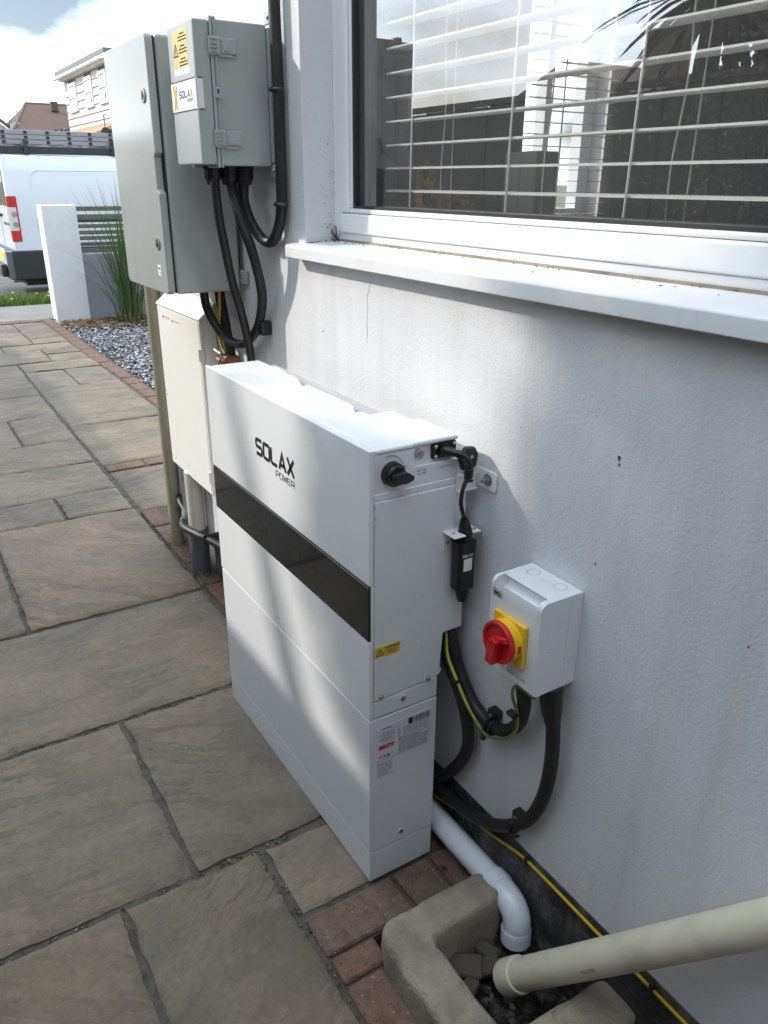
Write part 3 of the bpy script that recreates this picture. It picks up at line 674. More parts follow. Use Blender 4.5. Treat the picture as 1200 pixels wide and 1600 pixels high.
def f(mb):
    y = RV + .003
    mb.box((GX0, y, GZ0 - .0005), (GX1, y + .012, GZ0 + .0045)); mb.box((GX0, y, GZ0 + .005), (GX0 + .006, y + .012, GZ1))
part('gasket', win, m_gasket, f, 0)
def f(mb):
    y = RV + .016
    mb.box((GX0, y, GZ0), (GX0 + .022, y + .018, GZ1)); mb.box((GX0 + .0225, y, GZ0), (GX1, y + .018, GZ0 + .006))
part('spacer_bar', win, m_spacer, f, 0)
part('pane', win, m_glass, lambda mb: mb.poly([(GX0 + .004, RV + .0155, GZ0), (GX1, RV + .0155, GZ0), (GX1, RV + .0155, GZ1), (GX0 + .004, RV + .0155, GZ1)]), 0)
# sill: sloping white upvc board with a downturned nose, end cap left
def f(mb):
    prof = [(-.034, 1.1275), (-.034, 1.1505), (-.030, 1.154), (-.020, 1.1552), (.074, 1.1615), (.074, 1.1275), (.0, 1.1275)]
    mb.prism(prof, 'x', -.657, XE - .3, .0015, 1)
part('sill', house, m_sill, f, 40)
part('sill_gap_seal', house, m_conc, lambda mb: mb.box((WX0 + .01, RV - .004, 1.1605), (XE - .4, RV + .01, 1.1655)), 0)
# grime gathered at the sill corner and along the reveal
mb = MB()
for k in range(150):
    if k % 3 == 0: x, y = WX0 + random.expovariate(30), RV - random.expovariate(60)
    elif k % 3 == 1: x, y = WX0 + .004, random.uniform(.005, .07)
    else: x, y = random.uniform(-.6, .5), RV - random.expovariate(90) - .004
    mb.ico((x, y, 1.1562 + max(0, y + .02) * .067), random.uniform(.0005, .0018), 1, (1.6, .8, .5), Matrix.Rotation(random.uniform(0, 3), 3, 'Z'))
for k in range(60):
    mb.ico((WX0 + .0006, RV - random.expovariate(90) - .001, 1.16 + random.expovariate(9)), random.uniform(.0003, .0011), 1, (.4, 1, 1.6))
for k in range(14):
    a = random.uniform(0, 3.1); x = WX0 + .02; mb.tube([(x, RV - .006, 1.163), (x + .03 * math.cos(a), RV - .012, 1.163 + .03 * math.sin(a))], .0006, 4)
obj('sill_debris', mb, m_dirt, house, 0, kind='stuff')
mb = MB()
for x, z, r in ((.298, .938, .006), (.53, .767, .003), (.28, .771, .003), (.300, .929, .004), (-.55, .98, .003), (.25, .985, .002), (.1, .93, .002)):
    mb.ico((x, -.001, z), r * .6, 1, (.6, .4, 1.2), jit=r * .2)
obj('wall_specks', mb, m_dirt, house, 0, kind='stuff')
def f(mb):
    p = [(-.352, 1.112), (-.356, 1.09), (-.365, 1.075), (-.362, 1.05), (-.366, 1.03), (-.363, 1.005), (-.367, .985)]
    mb.stroke(p, .0011, FRONT(-.0006))
part('hairline_crack', house, m_crack, f, 0)
# west window seen through the room
def f(mb):
    for a, b in (((XW0 + .06, WY0, WB), (XW0 + .12, WY0 + .05, 2.3)), ((XW0 + .06, WY1 - .06, WB), (XW0 + .12, WY1, 2.3)), ((XW0 + .06, WY0 + .05, WB), (XW0 + .12, WY1 - .06, WB + .05)), ((XW0 + .06, WY0 + .05, 2.25), (XW0 + .12, WY1 - .06, 2.3)), ((XW0 + .06, 1.68, WB + .05), (XW0 + .12, 1.71, 2.25))): mb.box(a, b)
part('window', house, m_upvc, f, 0)

# soil, grit and moss gathered along the foot of the black plinth
mb = MB()
for k in range(420):
    x = random.uniform(-.02, 1.0); y = -.004 - random.expovariate(70)
    if .2 < x < .4: continue
    mb.ico((x, y, random.uniform(-.004, .006)), random.uniform(.0015, .006), 1, (1.3, .9, .6), None, .001)
obj('plinth_foot_debris', mb, stone_mat('plinth_debris_colours', [(0, (.05, .04, .03)), (.5, (.10, .085, .065)), (.8, (.035, .045, .02)), (.93, (.22, .19, .15))], .9), house, 0, kind='stuff')
# venetian blind behind the glass
blind = thing('venetian_blind', (.7, .16, 2.4), 'white venetian blind with open slats hanging inside the window', 'blind')
sm = MB(); BX0, BX1 = -.50, 2.0
def slat_profile(mb):
    n = 6; pr = []
    for k in range(n + 1):
        t = -1 + 2 * k / n; pr.append((.025 * t, -.0012 * t * t + .0012))
    top = [(a, b + .003) for a, b in pr]
    mb.prism(pr + top[::-1], 'x', BX0 - .75, BX1 - .75)
slat_profile(sm)
sl0 = obj('slat', sm, m_blind, blind, 40, loc=(0, 0, 0)); z0 = 1.262
for k in range(27):
    loc = (.75, .150, z0 + k * .0425 + .0004 * random.uniform(-1, 1)); rt = (R(1.5), 0, 0)
    if k == 0: sl0.location = Vector(loc) - blind.location; sl0.rotation_euler = rt
    else: inst(sl0, 'slat', loc, blind, rt)
part('head_rail', blind, m_blind, lambda mb: mb.box((BX0, .12, 2.41), (BX1, .18, 2.44)), 0)
for x in (-.405, -.115, .145, .42, .70, .98, 1.26):
    part('ladder_cord', blind, m_cordw, lambda mb: (mb.tube([(x, .122, 1.19), (x + .004, .1225, 1.5), (x, .122, 2.42)], .0019, 6)), 60)
    part('lift_cord', blind, m_cordw, lambda mb: (mb.tube(smooth_path([(x + .035, .175, 1.19), (x + .028, .176, 1.3), (x + .036, .177, 1.42), (x + .03, .176, 1.6), (x + .032, .175, 2.42)], 5), .0016, 5), mb.tube([(x + .06, .178, 1.19), (x + .065, .178, 2.42)], .0014, 5)), 60)

b2 = thing('small_venetian_blind', (XW0 + .16, 1.73, 2.28), 'second blind seen across the room on the side window', 'blind')
sm = MB(); sm.box((-.018, -.24, 0), (.018, .24, .002)); s2 = None
for k in range(26):
    z = WB + .03 + k * .043
    if s2 is None: s2 = obj('slat', sm, m_blind, b2, 0, loc=(0, 0, 0)); s2.location = Vector((XW0 + .225, 1.73, z)) - b2.location
    else: inst(s2, 'slat', (XW0 + .225, 1.73, z), b2)

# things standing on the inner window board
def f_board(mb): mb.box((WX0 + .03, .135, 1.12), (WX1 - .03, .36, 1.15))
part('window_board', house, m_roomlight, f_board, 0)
fl = thing('sunflower_pot', (-.52, .30, 1.15), 'artificial yellow sunflowers in a pale vase behind the window glass', 'flowers')
part('vase', fl, m_vase, lambda mb: mb.tube([(-.56, .30, 1.151), (-.56, .30, 1.18), (-.56, .30, 1.22), (-.56, .30, 1.245)], [.026, .034, .03, .024], 16), 60)
for (x, y, z, r) in ((-.55, .28, 1.245, .05), (-.49, .31, 1.225, .045), (-.585, .30, 1.285, .042), (-.43, .30, 1.21, .04)):
    def f(mb):
        for ring, rr in ((0, 1.0), (1, .75)):
            for k in range(13):
                a = 6.283 * k / 13 + ring * .24; c, s_ = math.cos(a), math.sin(a)
                mb.poly([(x + .014 * c - .006 * s_, y - .008, z + .014 * s_ + .006 * c), (x + .014 * c + .006 * s_, y - .008, z + .014 * s_ - .006 * c), (x + r * .7 * rr * c + .010 * s_, y - .02, z + r * .7 * rr * s_ - .010 * c), (x + r * rr * c, y - .014 - .01 * ring, z + r * rr * s_), (x + r * .7 * rr * c - .010 * s_, y - .02, z + r * .7 * rr * s_ + .010 * c)])
    h = part('flower_head', fl, m_sunfl, f, 0)
    part('seed_disc', h, m_dirt, lambda mb: mb.ico((x, y - .012, z), .017, 2, (1, .5, 1)), 60)
lamp = thing('cream_ornament', (-.25, .30, 1.15), 'cream rectangular ornament standing inside near the blind', 'ornament')
part('body', lamp, m_roomlight, lambda mb: mb.box((-.30, .27, 1.151), (-.21, .33, 1.335), .004), 30)

# ------------------------------------------------------------------ battery and inverter
FY = -.215; UX0 = -.716
bat = thing('home_battery', (-.36, -.14, 0), 'lower white battery module on a plinth on the paving', 'battery')
def f(mb):
    mb.box((UX0, FY, .0765), (0, -.066, .3895), .0035, 2)
part('battery_case', bat, m_batt, f, 40)
part('plinth_base', bat, m_batt, lambda mb: mb.box((UX0 + .0008, FY + .0008, .001), (-.0008, -.067, .075), .003, 2), 40)
def f(mb):
    mb.cyl((.0002, -.143, .099), (.0012, -.143, .099), .0072, seg=20); 
part('screw_recess', bat, m_batt, f, 40)
part('screw', bat, m_dsteel, lambda mb: mb.cyl((.0013, -.1425, .0988), (.0018, -.1425, .0988), .0045, seg=14), 40)
lab = part('type_label', bat, m_sticklab, lambda mb: mb.prism([(-.200, .366), (-.164, .369), (-.081, .371), (-.078, .288), (-.156, .288), (-.156, .251), (-.200, .251)], 'x', .0001, .0006), 0)
xs = .0008
def f(mb):
    rn = random.Random(4)
    def lines(y0, y1, z0, z1, st=.0034):
        z = z1
        while z > z0:
            e = y1 - rn.random() * (y1 - y0) * (.4 if rn.random() < .35 else .05); y = y0
            while y < e:
                w = rn.uniform(.003, .009); mb.poly([(xs, y, z), (xs, min(y + w, e), z), (xs, min(y + w, e), z + .0013), (xs, y, z + .0013)]); y += w + .0012
            z -= st
    lines(-.188, -.160, .333, .354); lines(-.154, -.146, .330, .352, .0036); lines(-.142, -.084, .332, .350); lines(-.152, -.083, .292, .328, .0029)
    lines(-.199, -.150, .2905, .2935, .003); lines(-.198, -.164, .254, .286, .0036)
part('small_print', lab, m_printgrey, f, 0)
text_mesh('brand_lettering', 'TRIPLE', .0058, mside(xs, -.190, .3615), m_printgrey, lab, 1.25, .0002)
text_mesh('ce_mark', 'CE', .0075, mside(xs, -.1965, .3385), m_printgrey, lab)
def f(mb):
    mb.poly([(xs, -.195, .3185), (xs, -.162, .3185), (xs, -.162, .3275), (xs, -.195, .3275)])
part('danger_band', lab, m_stickred, f, 0)
text_mesh('danger_lettering', 'DANGER', .0048, mside(xs + .0003, -.182, .3212), m_printwhite, lab)
def f(mb):
    for cy in (-.1905, -.1825): mb.poly([(xs, cy + a, .3015 + b) for a, b in ring_pts(.0036, 16)])
part('warning_disc', lab, m_orange, f, 0)
part('warning_triangle', lab, m_orangey, lambda mb: triangle_sign(mb, -.1655, .3015, .0036, SIDE(xs)), 0)
part('warning_triangle', lab, m_print, lambda mb: mb.poly([(xs, -.1778, .2985), (xs, -.1702, .2985), (xs, -.174, .3055)]), 0)
part('recycling_mark', lab, m_printgrey, lambda mb: triangle_sign(mb, -.1935, .3495, .003, SIDE(xs)), 0)
def f(mb):
    rn = random.Random(9); y = -.131
    mb.poly([(xs, -.131, .3525), (xs, -.122, .3525), (xs, -.122, .366), (xs, -.131, .366)])
    y = -.1215
    while y < -.083:
        w = rn.uniform(.0006, .0022); mb.poly([(xs, y, .3525), (xs, y + w, .3525), (xs, y + w, .366), (xs, y, .366)]); y += w + rn.uniform(.0006, .0016)
part('barcode', lab, m_print, f, 0)

inv = thing('solar_inverter', (-.36, -.13, .391), 'upper white wall-fixed inverter with a black glass band and rotary switch', 'inverter')
# front cover wraps round the sides by 10 mm; the glass band sits in it
def f(mb):
    mb.box((UX0 - .002, FY, .662), (-.0005, -.2055, .898), .003, 2); mb.box((UX0 - .002, FY, .391), (-.0005, -.2055, .5545), .003, 2)
    mb.box((UX0 - .001, FY + .004, .5545), (-.001, -.2055, .662))
part('front_cover', inv, m_pow, f, 40)
gb = part('display_band', inv, m_blackglass, lambda mb: mb.box((UX0 + .001, FY - .0006, .556), (-.0025, FY + .0038, .6605), .0006, 1), 30)
def f(mb):
    for (cx, cz, k) in ((-.505, .612, 0), (-.475, .608, 1), (-.455, .606, 0), (-.43, .602, 2), (-.275, .606, 0), (-.245, .606, 0), (-.222, .606, 0), (-.20, .606, 1)):
        s = .006
        for q in ([(-1, 1.6), (1, 1.6)], [(1, 1.6), (1, 0)], [(1, 0), (1, -1.6)], [(-1, -1.6), (1, -1.6)], [(-1, 0), (1, 0)], [(-1, 1.6), (-1, 0)])[(k if k < 2 else 0):]:
            mb.stroke([(cx + a * s, cz + b * s) for a, b in q], .0009, FRONT(FY - .0009))
part('display_segments', gb, m_printlight, f, 0)
def f(mb): wide_text(mb, 'SOLAX', -.446, .7695, .0275, .030, .0090, .0080, FRONT(FY - .0004))
part('brand_lettering', inv, m_print, f, 0)
def f(mb): wide_text(mb, 'POWER', -.354, .7475, .0135, .0115, .0037, .0021, FRONT(FY - .0004))
part('brand_lettering', inv, m_print, f, 0)
# main body behind the cover; upper right part set back 9 mm with a niche for the plugs
XB = -.0055
def f(mb):
    mb.box((UX0, -.2053, .391), (-.022, -.066, .5235), .002, 1)      # lower, battery depth
    mb.box((UX0, -.2053, .5237), (-.022, -.1045, .8798), .002, 1); mb.box((UX0 + .003, -.2050, .8799), (-.2155, -.1975, .8873))     # upper centre
    mb.box((UX0, -.1043, .5237), (-.022, -.020, .845), .002, 1)     # rear
    mb.box((-.022, -.2053, .812), (XB, -.1290, .8873)); mb.box((-.022, -.1288, .812), (XB, -.0385, .8550)); mb.box((-.12, -.1043, .8452), (-.0222, -.0385, .8798)); mb.box((-.2150, -.1970, .8799), (-.0222, -.0387, .8873)); mb.box((-.0220, -.1288, .8552), (-.0165, -.0385, .8873))
part('body_case', inv, m_pow2, f, 40)
def f(mb):
    # three sawtooth sections behind a flat flange, each ramping down to the foot of the next
    mb.box((UX0 + .002, -.2053, .8875), (-.0050, -.1972, .8957), .0025, 2)
    for x0, x1, xr, yb, yc in ((UX0 + .002, -.535, -.4405, -.086, -.104), (-.440, -.275, -.2155, -.096, -.114)):
        n0 = len(mb.bm.verts); mb.prism([(x0, .8800), (x0, .8957), (x1, .8957), (x1 + .02, .8945), (xr, .8862), (xr, .8800)], 'y', -.1970, yb)
        mb.bm.verts.ensure_lookup_table()
        for v in mb.bm.verts[n0:]:
            if abs(v.co.x - xr) < 1e-4 and abs(v.co.y - yb) < 1e-4: v.co.y = yc
    mb.prism([(-.2150, -.1970), (-.2150, -.100), (-.128, -.098), (-.122, -.037), (-.0085, -.037), (-.0085, -.1285), (-.0050, -.1290), (-.0050, -.1970)], 'z', .8875, .8957, .0035, 3)
    mb.box((-.640, -.0858, .884), (-.590, -.0755, .8945), .002, 1)
part('top_plate', inv, m_pow, f, 40)
def f(mb):
    for k in range(58):
        x = -.70 + k * .0099; mb.box((x, -.1040, .70), (x + .003, -.050, .884))
part('heat_sink', inv, m_pow2, f, 0)
# lower side panel, 2 mm gap line all round, scalloped screw corners
def f(mb):
    mb.prism([(-.2048, .8105), (-.021, .8105), (-.016, .526), (-.058, .526), (-.064, .437), (-.100, .4345), (-.150, .4315), (-.2048, .4285)], 'x', -.0215, .0, .003, 2)
    mb.prism([(-.2048, .8112), (-.021, .8112), (-.022, .8225), (-.2048, .8225)], 'x', -.0215, -.0035, .001, 1)
sp = part('side_panel', inv, m_pow2, f, 40)
part('skirt', inv, m_pow2, lambda mb: mb.prism([(-.2048, .3915), (-.0665, .3915), (-.0665, .4355), (-.100, .4325), (-.150, .4295), (-.2048, .4265)], 'x', -.0215, -.0008, .002, 1), 40)
for y, z in ((-.192, .4375), (-.0895, .4405)):
    part('screw_scallop', sp, m_batt, lambda mb: mb.prism([(y - .011, z - .006), (y + .011, z - .006)] + [(y + .011 * math.cos(a), z + .002 + .010 * math.sin(a)) for a in [math.pi * k / 8 for k in range(9)]], 'x', .0002, .0009, 0), 0)
    part('screw', sp, m_dsteel, lambda mb: screw(mb, (.0008, y, z - .001), .0048, (1, 0, 0)), 40)
part('screw_recess', inv, m_batt, lambda mb: mb.cyl((-.0006, -.143, .4145), (.0006, -.143, .4145), .0085, seg=20), 40)
part('screw', inv, m_dsteel, lambda mb: mb.cyl((.0007, -.1438, .4147), (.0014, -.1438, .4147), .0052, seg=14), 40)
ws = part('warning_sticker', inv, m_stickyel, lambda mb: mb.box((.0002, -.2045, .519), (.0008, -.1535, .541)), 0)
part('warning_triangle', ws, m_print, lambda mb: triangle_sign(mb, -.1945, .5285, .0075, SIDE(.0011)), 0)
text_mesh('warning_lettering', 'WARNING', .0066, mside(.0011, -.1845, .5335), m_print, ws, 1.0, .00015)
text_mesh('warning_lettering', 'HAZARDOUS A.C', .0044, mside(.0011, -.1845, .5283), m_print, ws, 0.84, .0001)
text_mesh('warning_lettering', 'VOLTAGE', .0044, mside(.0011, -.178, .5235), m_print, ws, 0.95, .0001)
def f(mb):
    rn = random.Random(17)
    for y, z in ((-.2035, .80), (-.2045, .782), (-.196, .792), (-.203, .768), (-.19, .806), (-.12, .809), (-.06, .8085), (-.15, .70), (-.08, .62), (-.2, .47), (-.11, .51), (-.07, .78)):
        a = rn.uniform(0, 3.14); l = rn.uniform(.001, .0035)
        mb.stroke([(y, z), (y + l * math.cos(a), z + l * math.sin(a)), (y + l * 1.6 * math.cos(a + .5), z + l * 1.6 * math.sin(a + .5))], rn.uniform(.0004, .0009), SIDE(.0002))
part('scuff_marks', inv, m_printgrey, f, 0)
# rotary switch
kn = part('rotary_switch', inv, m_blackpl, lambda mb: (mb.cyl((XB + .0005, -.1705, .8535), (XB + .012, -.1705, .8535), .0205, .0195, 28), mb.cyl((XB + .012, -.1705, .8535), (XB + .019, -.1705, .8535), .0178, .016, 28)), 40)
def f(mb):
    vs = mb.prism([(-.1835, .860), (-.1835, .845), (-.1615, .842), (-.146, .8465), (-.146, .8535), (-.1615, .863)], 'x', XB + .014, XB + .031, .0025, 2)
part('handle', kn, m_blackpl, f, 40)
part('screw', kn, m_gasket, lambda mb: mb.cyl((XB + .0312, -.1545, .8505), (XB + .0316, -.1545, .8505), .0022, seg=12), 0)
XP = XB + .0006
for s, y, z, sz in (('OFF', -.1790, .8810, .0066), ('ON', -.1480, .8590, .0060), ('ON', -.1080, .8475, .0044), ('OFF', -.1080, .8420, .0044)):
    text_mesh('switch_lettering', s, sz, mside(XP, y - .004, z - .001), m_print, inv, 1.1)
text_mesh('port_lettering', 'Upgrade/Dongle', .0044, mside(XP, -.078, .8455), m_printgrey, inv)
def f(mb):
    mb.stroke([(-.172 + .0245 * math.cos(a), .8545 + .0280 * math.sin(a)) for a in [R(82 - k * 9) for k in range(8)]], .0008, SIDE(XP))
    for y, z, a in ((-.1665, .8825, 2.9), (-.1485, .8615, -.9)):
        mb.poly([(XP, y + .0024 * math.cos(a), z + .0024 * math.sin(a)), (XP, y + .0018 * math.cos(a + 2.3), z + .0018 * math.sin(a + 2.3)), (XP, y + .0018 * math.cos(a - 2.3), z + .0018 * math.sin(a - 2.3))][::1])
    mb.stroke([(-.1215, .8475), (-.1175, .8475), (-.115, .8490)], .0009, SIDE(XP)); mb.stroke([(-.1215, .8422), (-.115, .8422)], .0012, SIDE(XP))
part('switch_markings', inv, m_print, f, 0)
# push button in the niche
pb = part('push_button', inv, m_steel, lambda mb: (mb.tube([(-.0164, -.1110, .8735), (-.0125, -.1110, .8735), (-.0115, -.1110, .8735)], [.0085, .0085, .0072], 24)), 40)
part('button_face', pb, m_dsteel, lambda mb: mb.cyl((-.0115, -.1110, .8735), (-.0103, -.1110, .8735), .0060, .0056, 20), 40)
def f(mb): mb.prism([(-.0855, .8595), (-.0405, .8595), (-.0385, .8615), (-.0385, .8840), (-.0405, .8862), (-.0855, .8862), (-.0880, .8840), (-.0880, .8618)], 'x', -.0164, -.0115, .001, 1)
pl = part('dongle_socket', inv, m_blackpl, f, 40)
for y, z in ((-.0810, .8810), (-.0810, .8640), (-.0440, .8810)):
    part('screw', pl, m_steel, lambda mb: screw(mb, (-.0115, y, z), .0038, (1, 0, 0)), 40)
# wall bracket: slotted arm and bolted foot plate
ab = part('wall_bracket', inv, m_pow, lambda mb: (mb.prism([(-.045, .826), (-.0035, .826), (-.0035, .8005), (-.045, .8005)], 'x', .0006, .0026), mb.box((.0006, -.045, .7985), (.0075, -.0035, .8003)), mb.prism([(.0005, .808), (.004, .8045), (.050, .8045), (.054, .808), (.054, .834), (.050, .838), (.004, .838), (.0005, .834)], 'y', -.0034, -.0008, .0005, 1)), 30)
part('slot', ab, m_gasket, lambda mb: mb.prism([(-.030, .8105), (-.012, .8105), (-.010, .8125), (-.012, .8155), (-.030, .8155)], 'x', .0027, .0031), 0)
part('bolt', ab, m_dsteel, lambda mb: (mb.cyl((.033, -.0035, .8225), (.033, -.0048, .8225), .0105, seg=24), mb.cyl((.033, -.0048, .8225), (.033, -.0105, .8225), .0065, seg=6), mb.cyl((.033, -.0105, .8225), (.033, -.0165, .8225), .0036, seg=12)), 40)
part('mounting_ear', inv, m_pow, lambda mb: mb.cyl((-.010, -.064, .442), (-.007, -.064, .442), .009, seg=20), 40)

# data dongle hanging in its bracket, cable plugged into the inverter
dg = thing('data_dongle', (.024, -.043, .70), 'black communication dongle hanging in a white bracket on the inverter side', 'dongle')
part('bracket', dg, m_pow, lambda mb: (mb.box((.0005, -.070, .6935), (.0022, -.040, .7285), .0006, 1), mb.box((.0005, -.070, .7290), (.036, -.0455, .7310), .0007, 1), mb.box((.0005, -.0454, .7290), (.010, -.027, .7310), .0007, 1), mb.box((.0005, -.0269, .7290), (.032, -.010, .7310), .0007, 1)), 40)
part('screw', dg, m_dsteel, lambda mb: screw(mb, (.0022, -.060, .7095), .0036, (1, 0, 0)), 40)
part('screw', dg, m_dsteel, lambda mb: mb.cyl((.018, -.059, .7311), (.018, -.059, .7322), .0026, seg=12), 40)
part('screw', dg, m_dsteel, lambda mb: mb.cyl((.020, -.0165, .7311), (.020, -.0165, .7322), .0026, seg=12), 40)
def f(mb): mb.prism([(.010, -.0545), (.0285, -.0545), (.0325, -.0505), (.0325, -.0220), (.0285, -.0180), (.010, -.0180), (.0075, -.0205), (.0075, -.052)], 'z', .622, .7135, .0015, 1); mb.prism([(.009, -.0557), (.0293, -.0557), (.0338, -.0512), (.0338, -.0213), (.0293, -.0168), (.009, -.0168), (.0063, -.0195), (.0063, -.053)], 'z', .7000, .7145, .002, 2)
db = part('dongle_body', dg, m_blackpl, f, 30)
part('end_gland', dg, m_blackpl, lambda mb: mb.tube([(.020, -.0363, .6225), (.020, -.0363, .6175), (.020, -.0363, .6105), (.020, -.0363, .6045), (.020, -.0363, .5965)], [.0135, .013, .0115, .0105, .008], 8), 20)
def f(mb): mb.poly([(.0329, -.0455, .6605), (.0329, -.0275, .6605), (.0329, -.0275, .6840), (.0329, -.0455, .6840)])
part('blank_sticker', db, m_stickwhite, f, 0)
def f(mb): wide_text(mb, 'SOLAX', -.0480, .6880, .0034, .0044, .0012, .0010, SIDE(.0330))
part('brand_lettering', db, m_printwhite, f, 0)
part('strain_relief', dg, m_blackpl, lambda mb: mb.tube([(.020, -.0363, .7145), (.020, -.0363, .7330), (.020, -.037, .7365), (.0205, -.039, .7480), (.0215, -.041, .7570)], [.0125, .0125, .0115, .0088, .0056], 12), 30)
pth = smooth_path([(.0215, -.041, .756), (.028, -.050, .772), (.030, -.056, .792), (.030, -.053, .815), (.029, -.042, .838), (.029, -.039, .852), (.026, -.043, .864), (.018, -.0505, .8705), (.004, -.060, .8725)], 6)
part('dongle_cable', dg, m_cable, lambda mb: mb.tube(pth, .0036, 10), 60)
def f(mb):
    mb.tube([(-.0115, -.066, .8725), (.000, -.062, .8725), (.008, -.058, .8722), (.014, -.0535, .8712)], [.0100, .0090, .0066, .0052], 12); mb.box((-.0115, -.0760, .8650), (-.003, -.0530, .8800), .002, 2); mb.tube([(.012, -.055, .8717), (.018, -.0505, .8700)], [.0070, .0066], 10)
part('plug', dg, m_blackpl, f, 40)
def f(mb):
    mb.prism([(-.048, .862), (-.040, .838), (-.022, .834), (-.012, .842), (-.008, .862), (-.016, .876), (-.034, .878)], 'x', .0015, .012, .002, 1)
    mb.tube([(.030, -.043, .848), (.030, -.043, .835), (.026, -.043, .828)], [.008, .0075, .005], 10)
cl = part('cable_mount', dg, m_blackpl, f, 30)
part('screw', cl, m_steel, lambda mb: mb.cyl((.0121, -.024, .861), (.0135, -.024, .861), .0030, seg=14), 40)

# ------------------------------------------------------------------ rotary isolator on the wall
iso = thing('rotary_isolator', (.209, 0, .64), 'white isolator box with red rotary handle on a yellow plate', 'isolator')
IX0, IX1, IY, IZ0, IZ1 = .152, .265, -.084, .5575, .718
def f(mb):
    def prof(scoop):
        o = [(-.0012, IZ0), (-.0012, IZ1)]
        if not scoop:
            o += [(IY + .014 - .014 * math.sin(a), IZ1 - .014 + .014 * math.cos(a)) for a in [R(k * 15) for k in range(7)]]
        else:
            o += [(IY + .0285, IZ1)] + [(IY + .0165 + .0125 * math.cos(a) * 1.0, IZ1 - .0125 + .0125 * math.sin(a)) for a in [R(60 - k * 28) for k in range(10)]] + [(IY, IZ1 - .030)]
        return o + [(IY, IZ0 + .004), (IY + .004, IZ0)]
    mb.prism(prof(False), 'x', IX0, IX0 + .006); mb.prism(prof(True), 'x', IX0 + .006, IX1 - .010); mb.prism(prof(False), 'x', IX1 - .010, IX1)
eb = part('enclosure', iso, m_iso, f, 35)
part('back_plate', iso, m_iso, lambda mb: mb.prism([(IX0 - .0006, IZ0 + .002), (IX1 + .0006, IZ0 + .002), (IX1 + .0006, IZ1 - .002), (IX0 - .0006, IZ1 - .002)], 'y', -.026, -.0005), 0)
def f(mb):
    for cx, cy in ((.178, -.022), (.236, -.020)): mb.stroke([(cx + a, cy + b) for a, b in ring_pts(.0105, 24)], .0007, lambda p, q: (p, q, IZ1 + .0003), True)
part('knockout_ring', eb, m_printgrey, f, 0)
part('fixing_slot_shade', eb, m_sticklab, lambda mb: mb.poly([(.197, -.033, IZ1 + .0003), (.222, -.033, IZ1 + .0003), (.222, -.021, IZ1 + .0003), (.197, -.021, IZ1 + .0003)]), 0)  # flat patch; the shade of the recess is put into its grey
yp = part('switch_plate', iso, m_yellow, lambda mb: (mb.box((.1705, IY - .0075, .5985), (.2425, IY - .0004, .6705), .0012, 1), mb.cyl((.2065, IY - .0075, .6345), (.2065, IY - .021, .6345), .0345, .0335, 40)), 35)
part('padlock_slot', yp, m_red, lambda mb: mb.box((.2385, IY - .0165, .628), (.2412, IY - .0105, .641), .0004, 1), 0)
def f(mb):
    c = Vector((.2065, IY, .6345))
    rr = [(0, .0335), (.0, .0345), (-.006, .0345), (-.0075, .0335), (-.0075, .0295), (-.0062, .0285), (-.003, .0275)]
    seg = 44; V = [[mb.bm.verts.new(c + Vector((r * math.cos(6.2832 * k / seg), -.0212 + dy - .001, r * math.sin(6.2832 * k / seg)))) for k in range(seg)] for dy, r in rr]
    for i in range(len(V) - 1):
        for k in range(seg): mb.bm.faces.new((V[i][k], V[i][(k + 1) % seg], V[i + 1][(k + 1) % seg], V[i + 1][k]))
    mb.bm.faces.new(V[-1])
    bmesh.ops.recalc_face_normals(mb.bm, faces=mb.bm.faces)
rk = part('rotary_handle', iso, m_red, f, 35)
def f(mb):
    # grip bar from the centre out past the rim at the lower left
    y1 = IY - .0245; y0 = y1 - .0165
    mb.prism([(.1985, .6425), (.2075, .6475), (.2165, .6415), (.2150, .6275), (.2100, .5985), (.1935, .5995), (.1955, .6265)], 'y', y0, y1, .002, 2)
    mb.prism([(.2085, .6465), (.2295, .6535), (.2335, .6455), (.2150, .6385)], 'y', y0 + .008, y1, .001, 1)
gp = part('grip', rk, m_red, f, 35)
part('screw', gp, m_dirt, lambda mb: mb.cyl((.2065, IY - .0412, .6385), (.2065, IY - .0416, .6385), .0022, seg=10), 0)
fy = IY - .0004
def f(mb): mb.stroke([(.1575 + a, .6885 + b) for a, b in ((.0015, 0), (.0205, 0), (.022, .0015), (.022, .0105), (.0205, .012), (.0015, .012), (0, .0105), (0, .0015))], .0008, FRONT(fy), True)
part('brand_badge', eb, m_print, f, 0)
text_mesh('brand_lettering', 'BG', .0098, mfront(.1600, fy, .6908), m_print, eb, 1.25, .0004)
text_mesh('rating_lettering', '2P AC 32A IP65', .0068, mfront(.2040, fy, .5720), m_print, eb, .92)
part('scuffs', eb, m_printgrey, lambda mb: [mb.ico((IX1 + .0001, random.uniform(-.07, -.01), random.uniform(.57, .7)), random.uniform(.0004, .001), 1) for k in range(9)], 0)

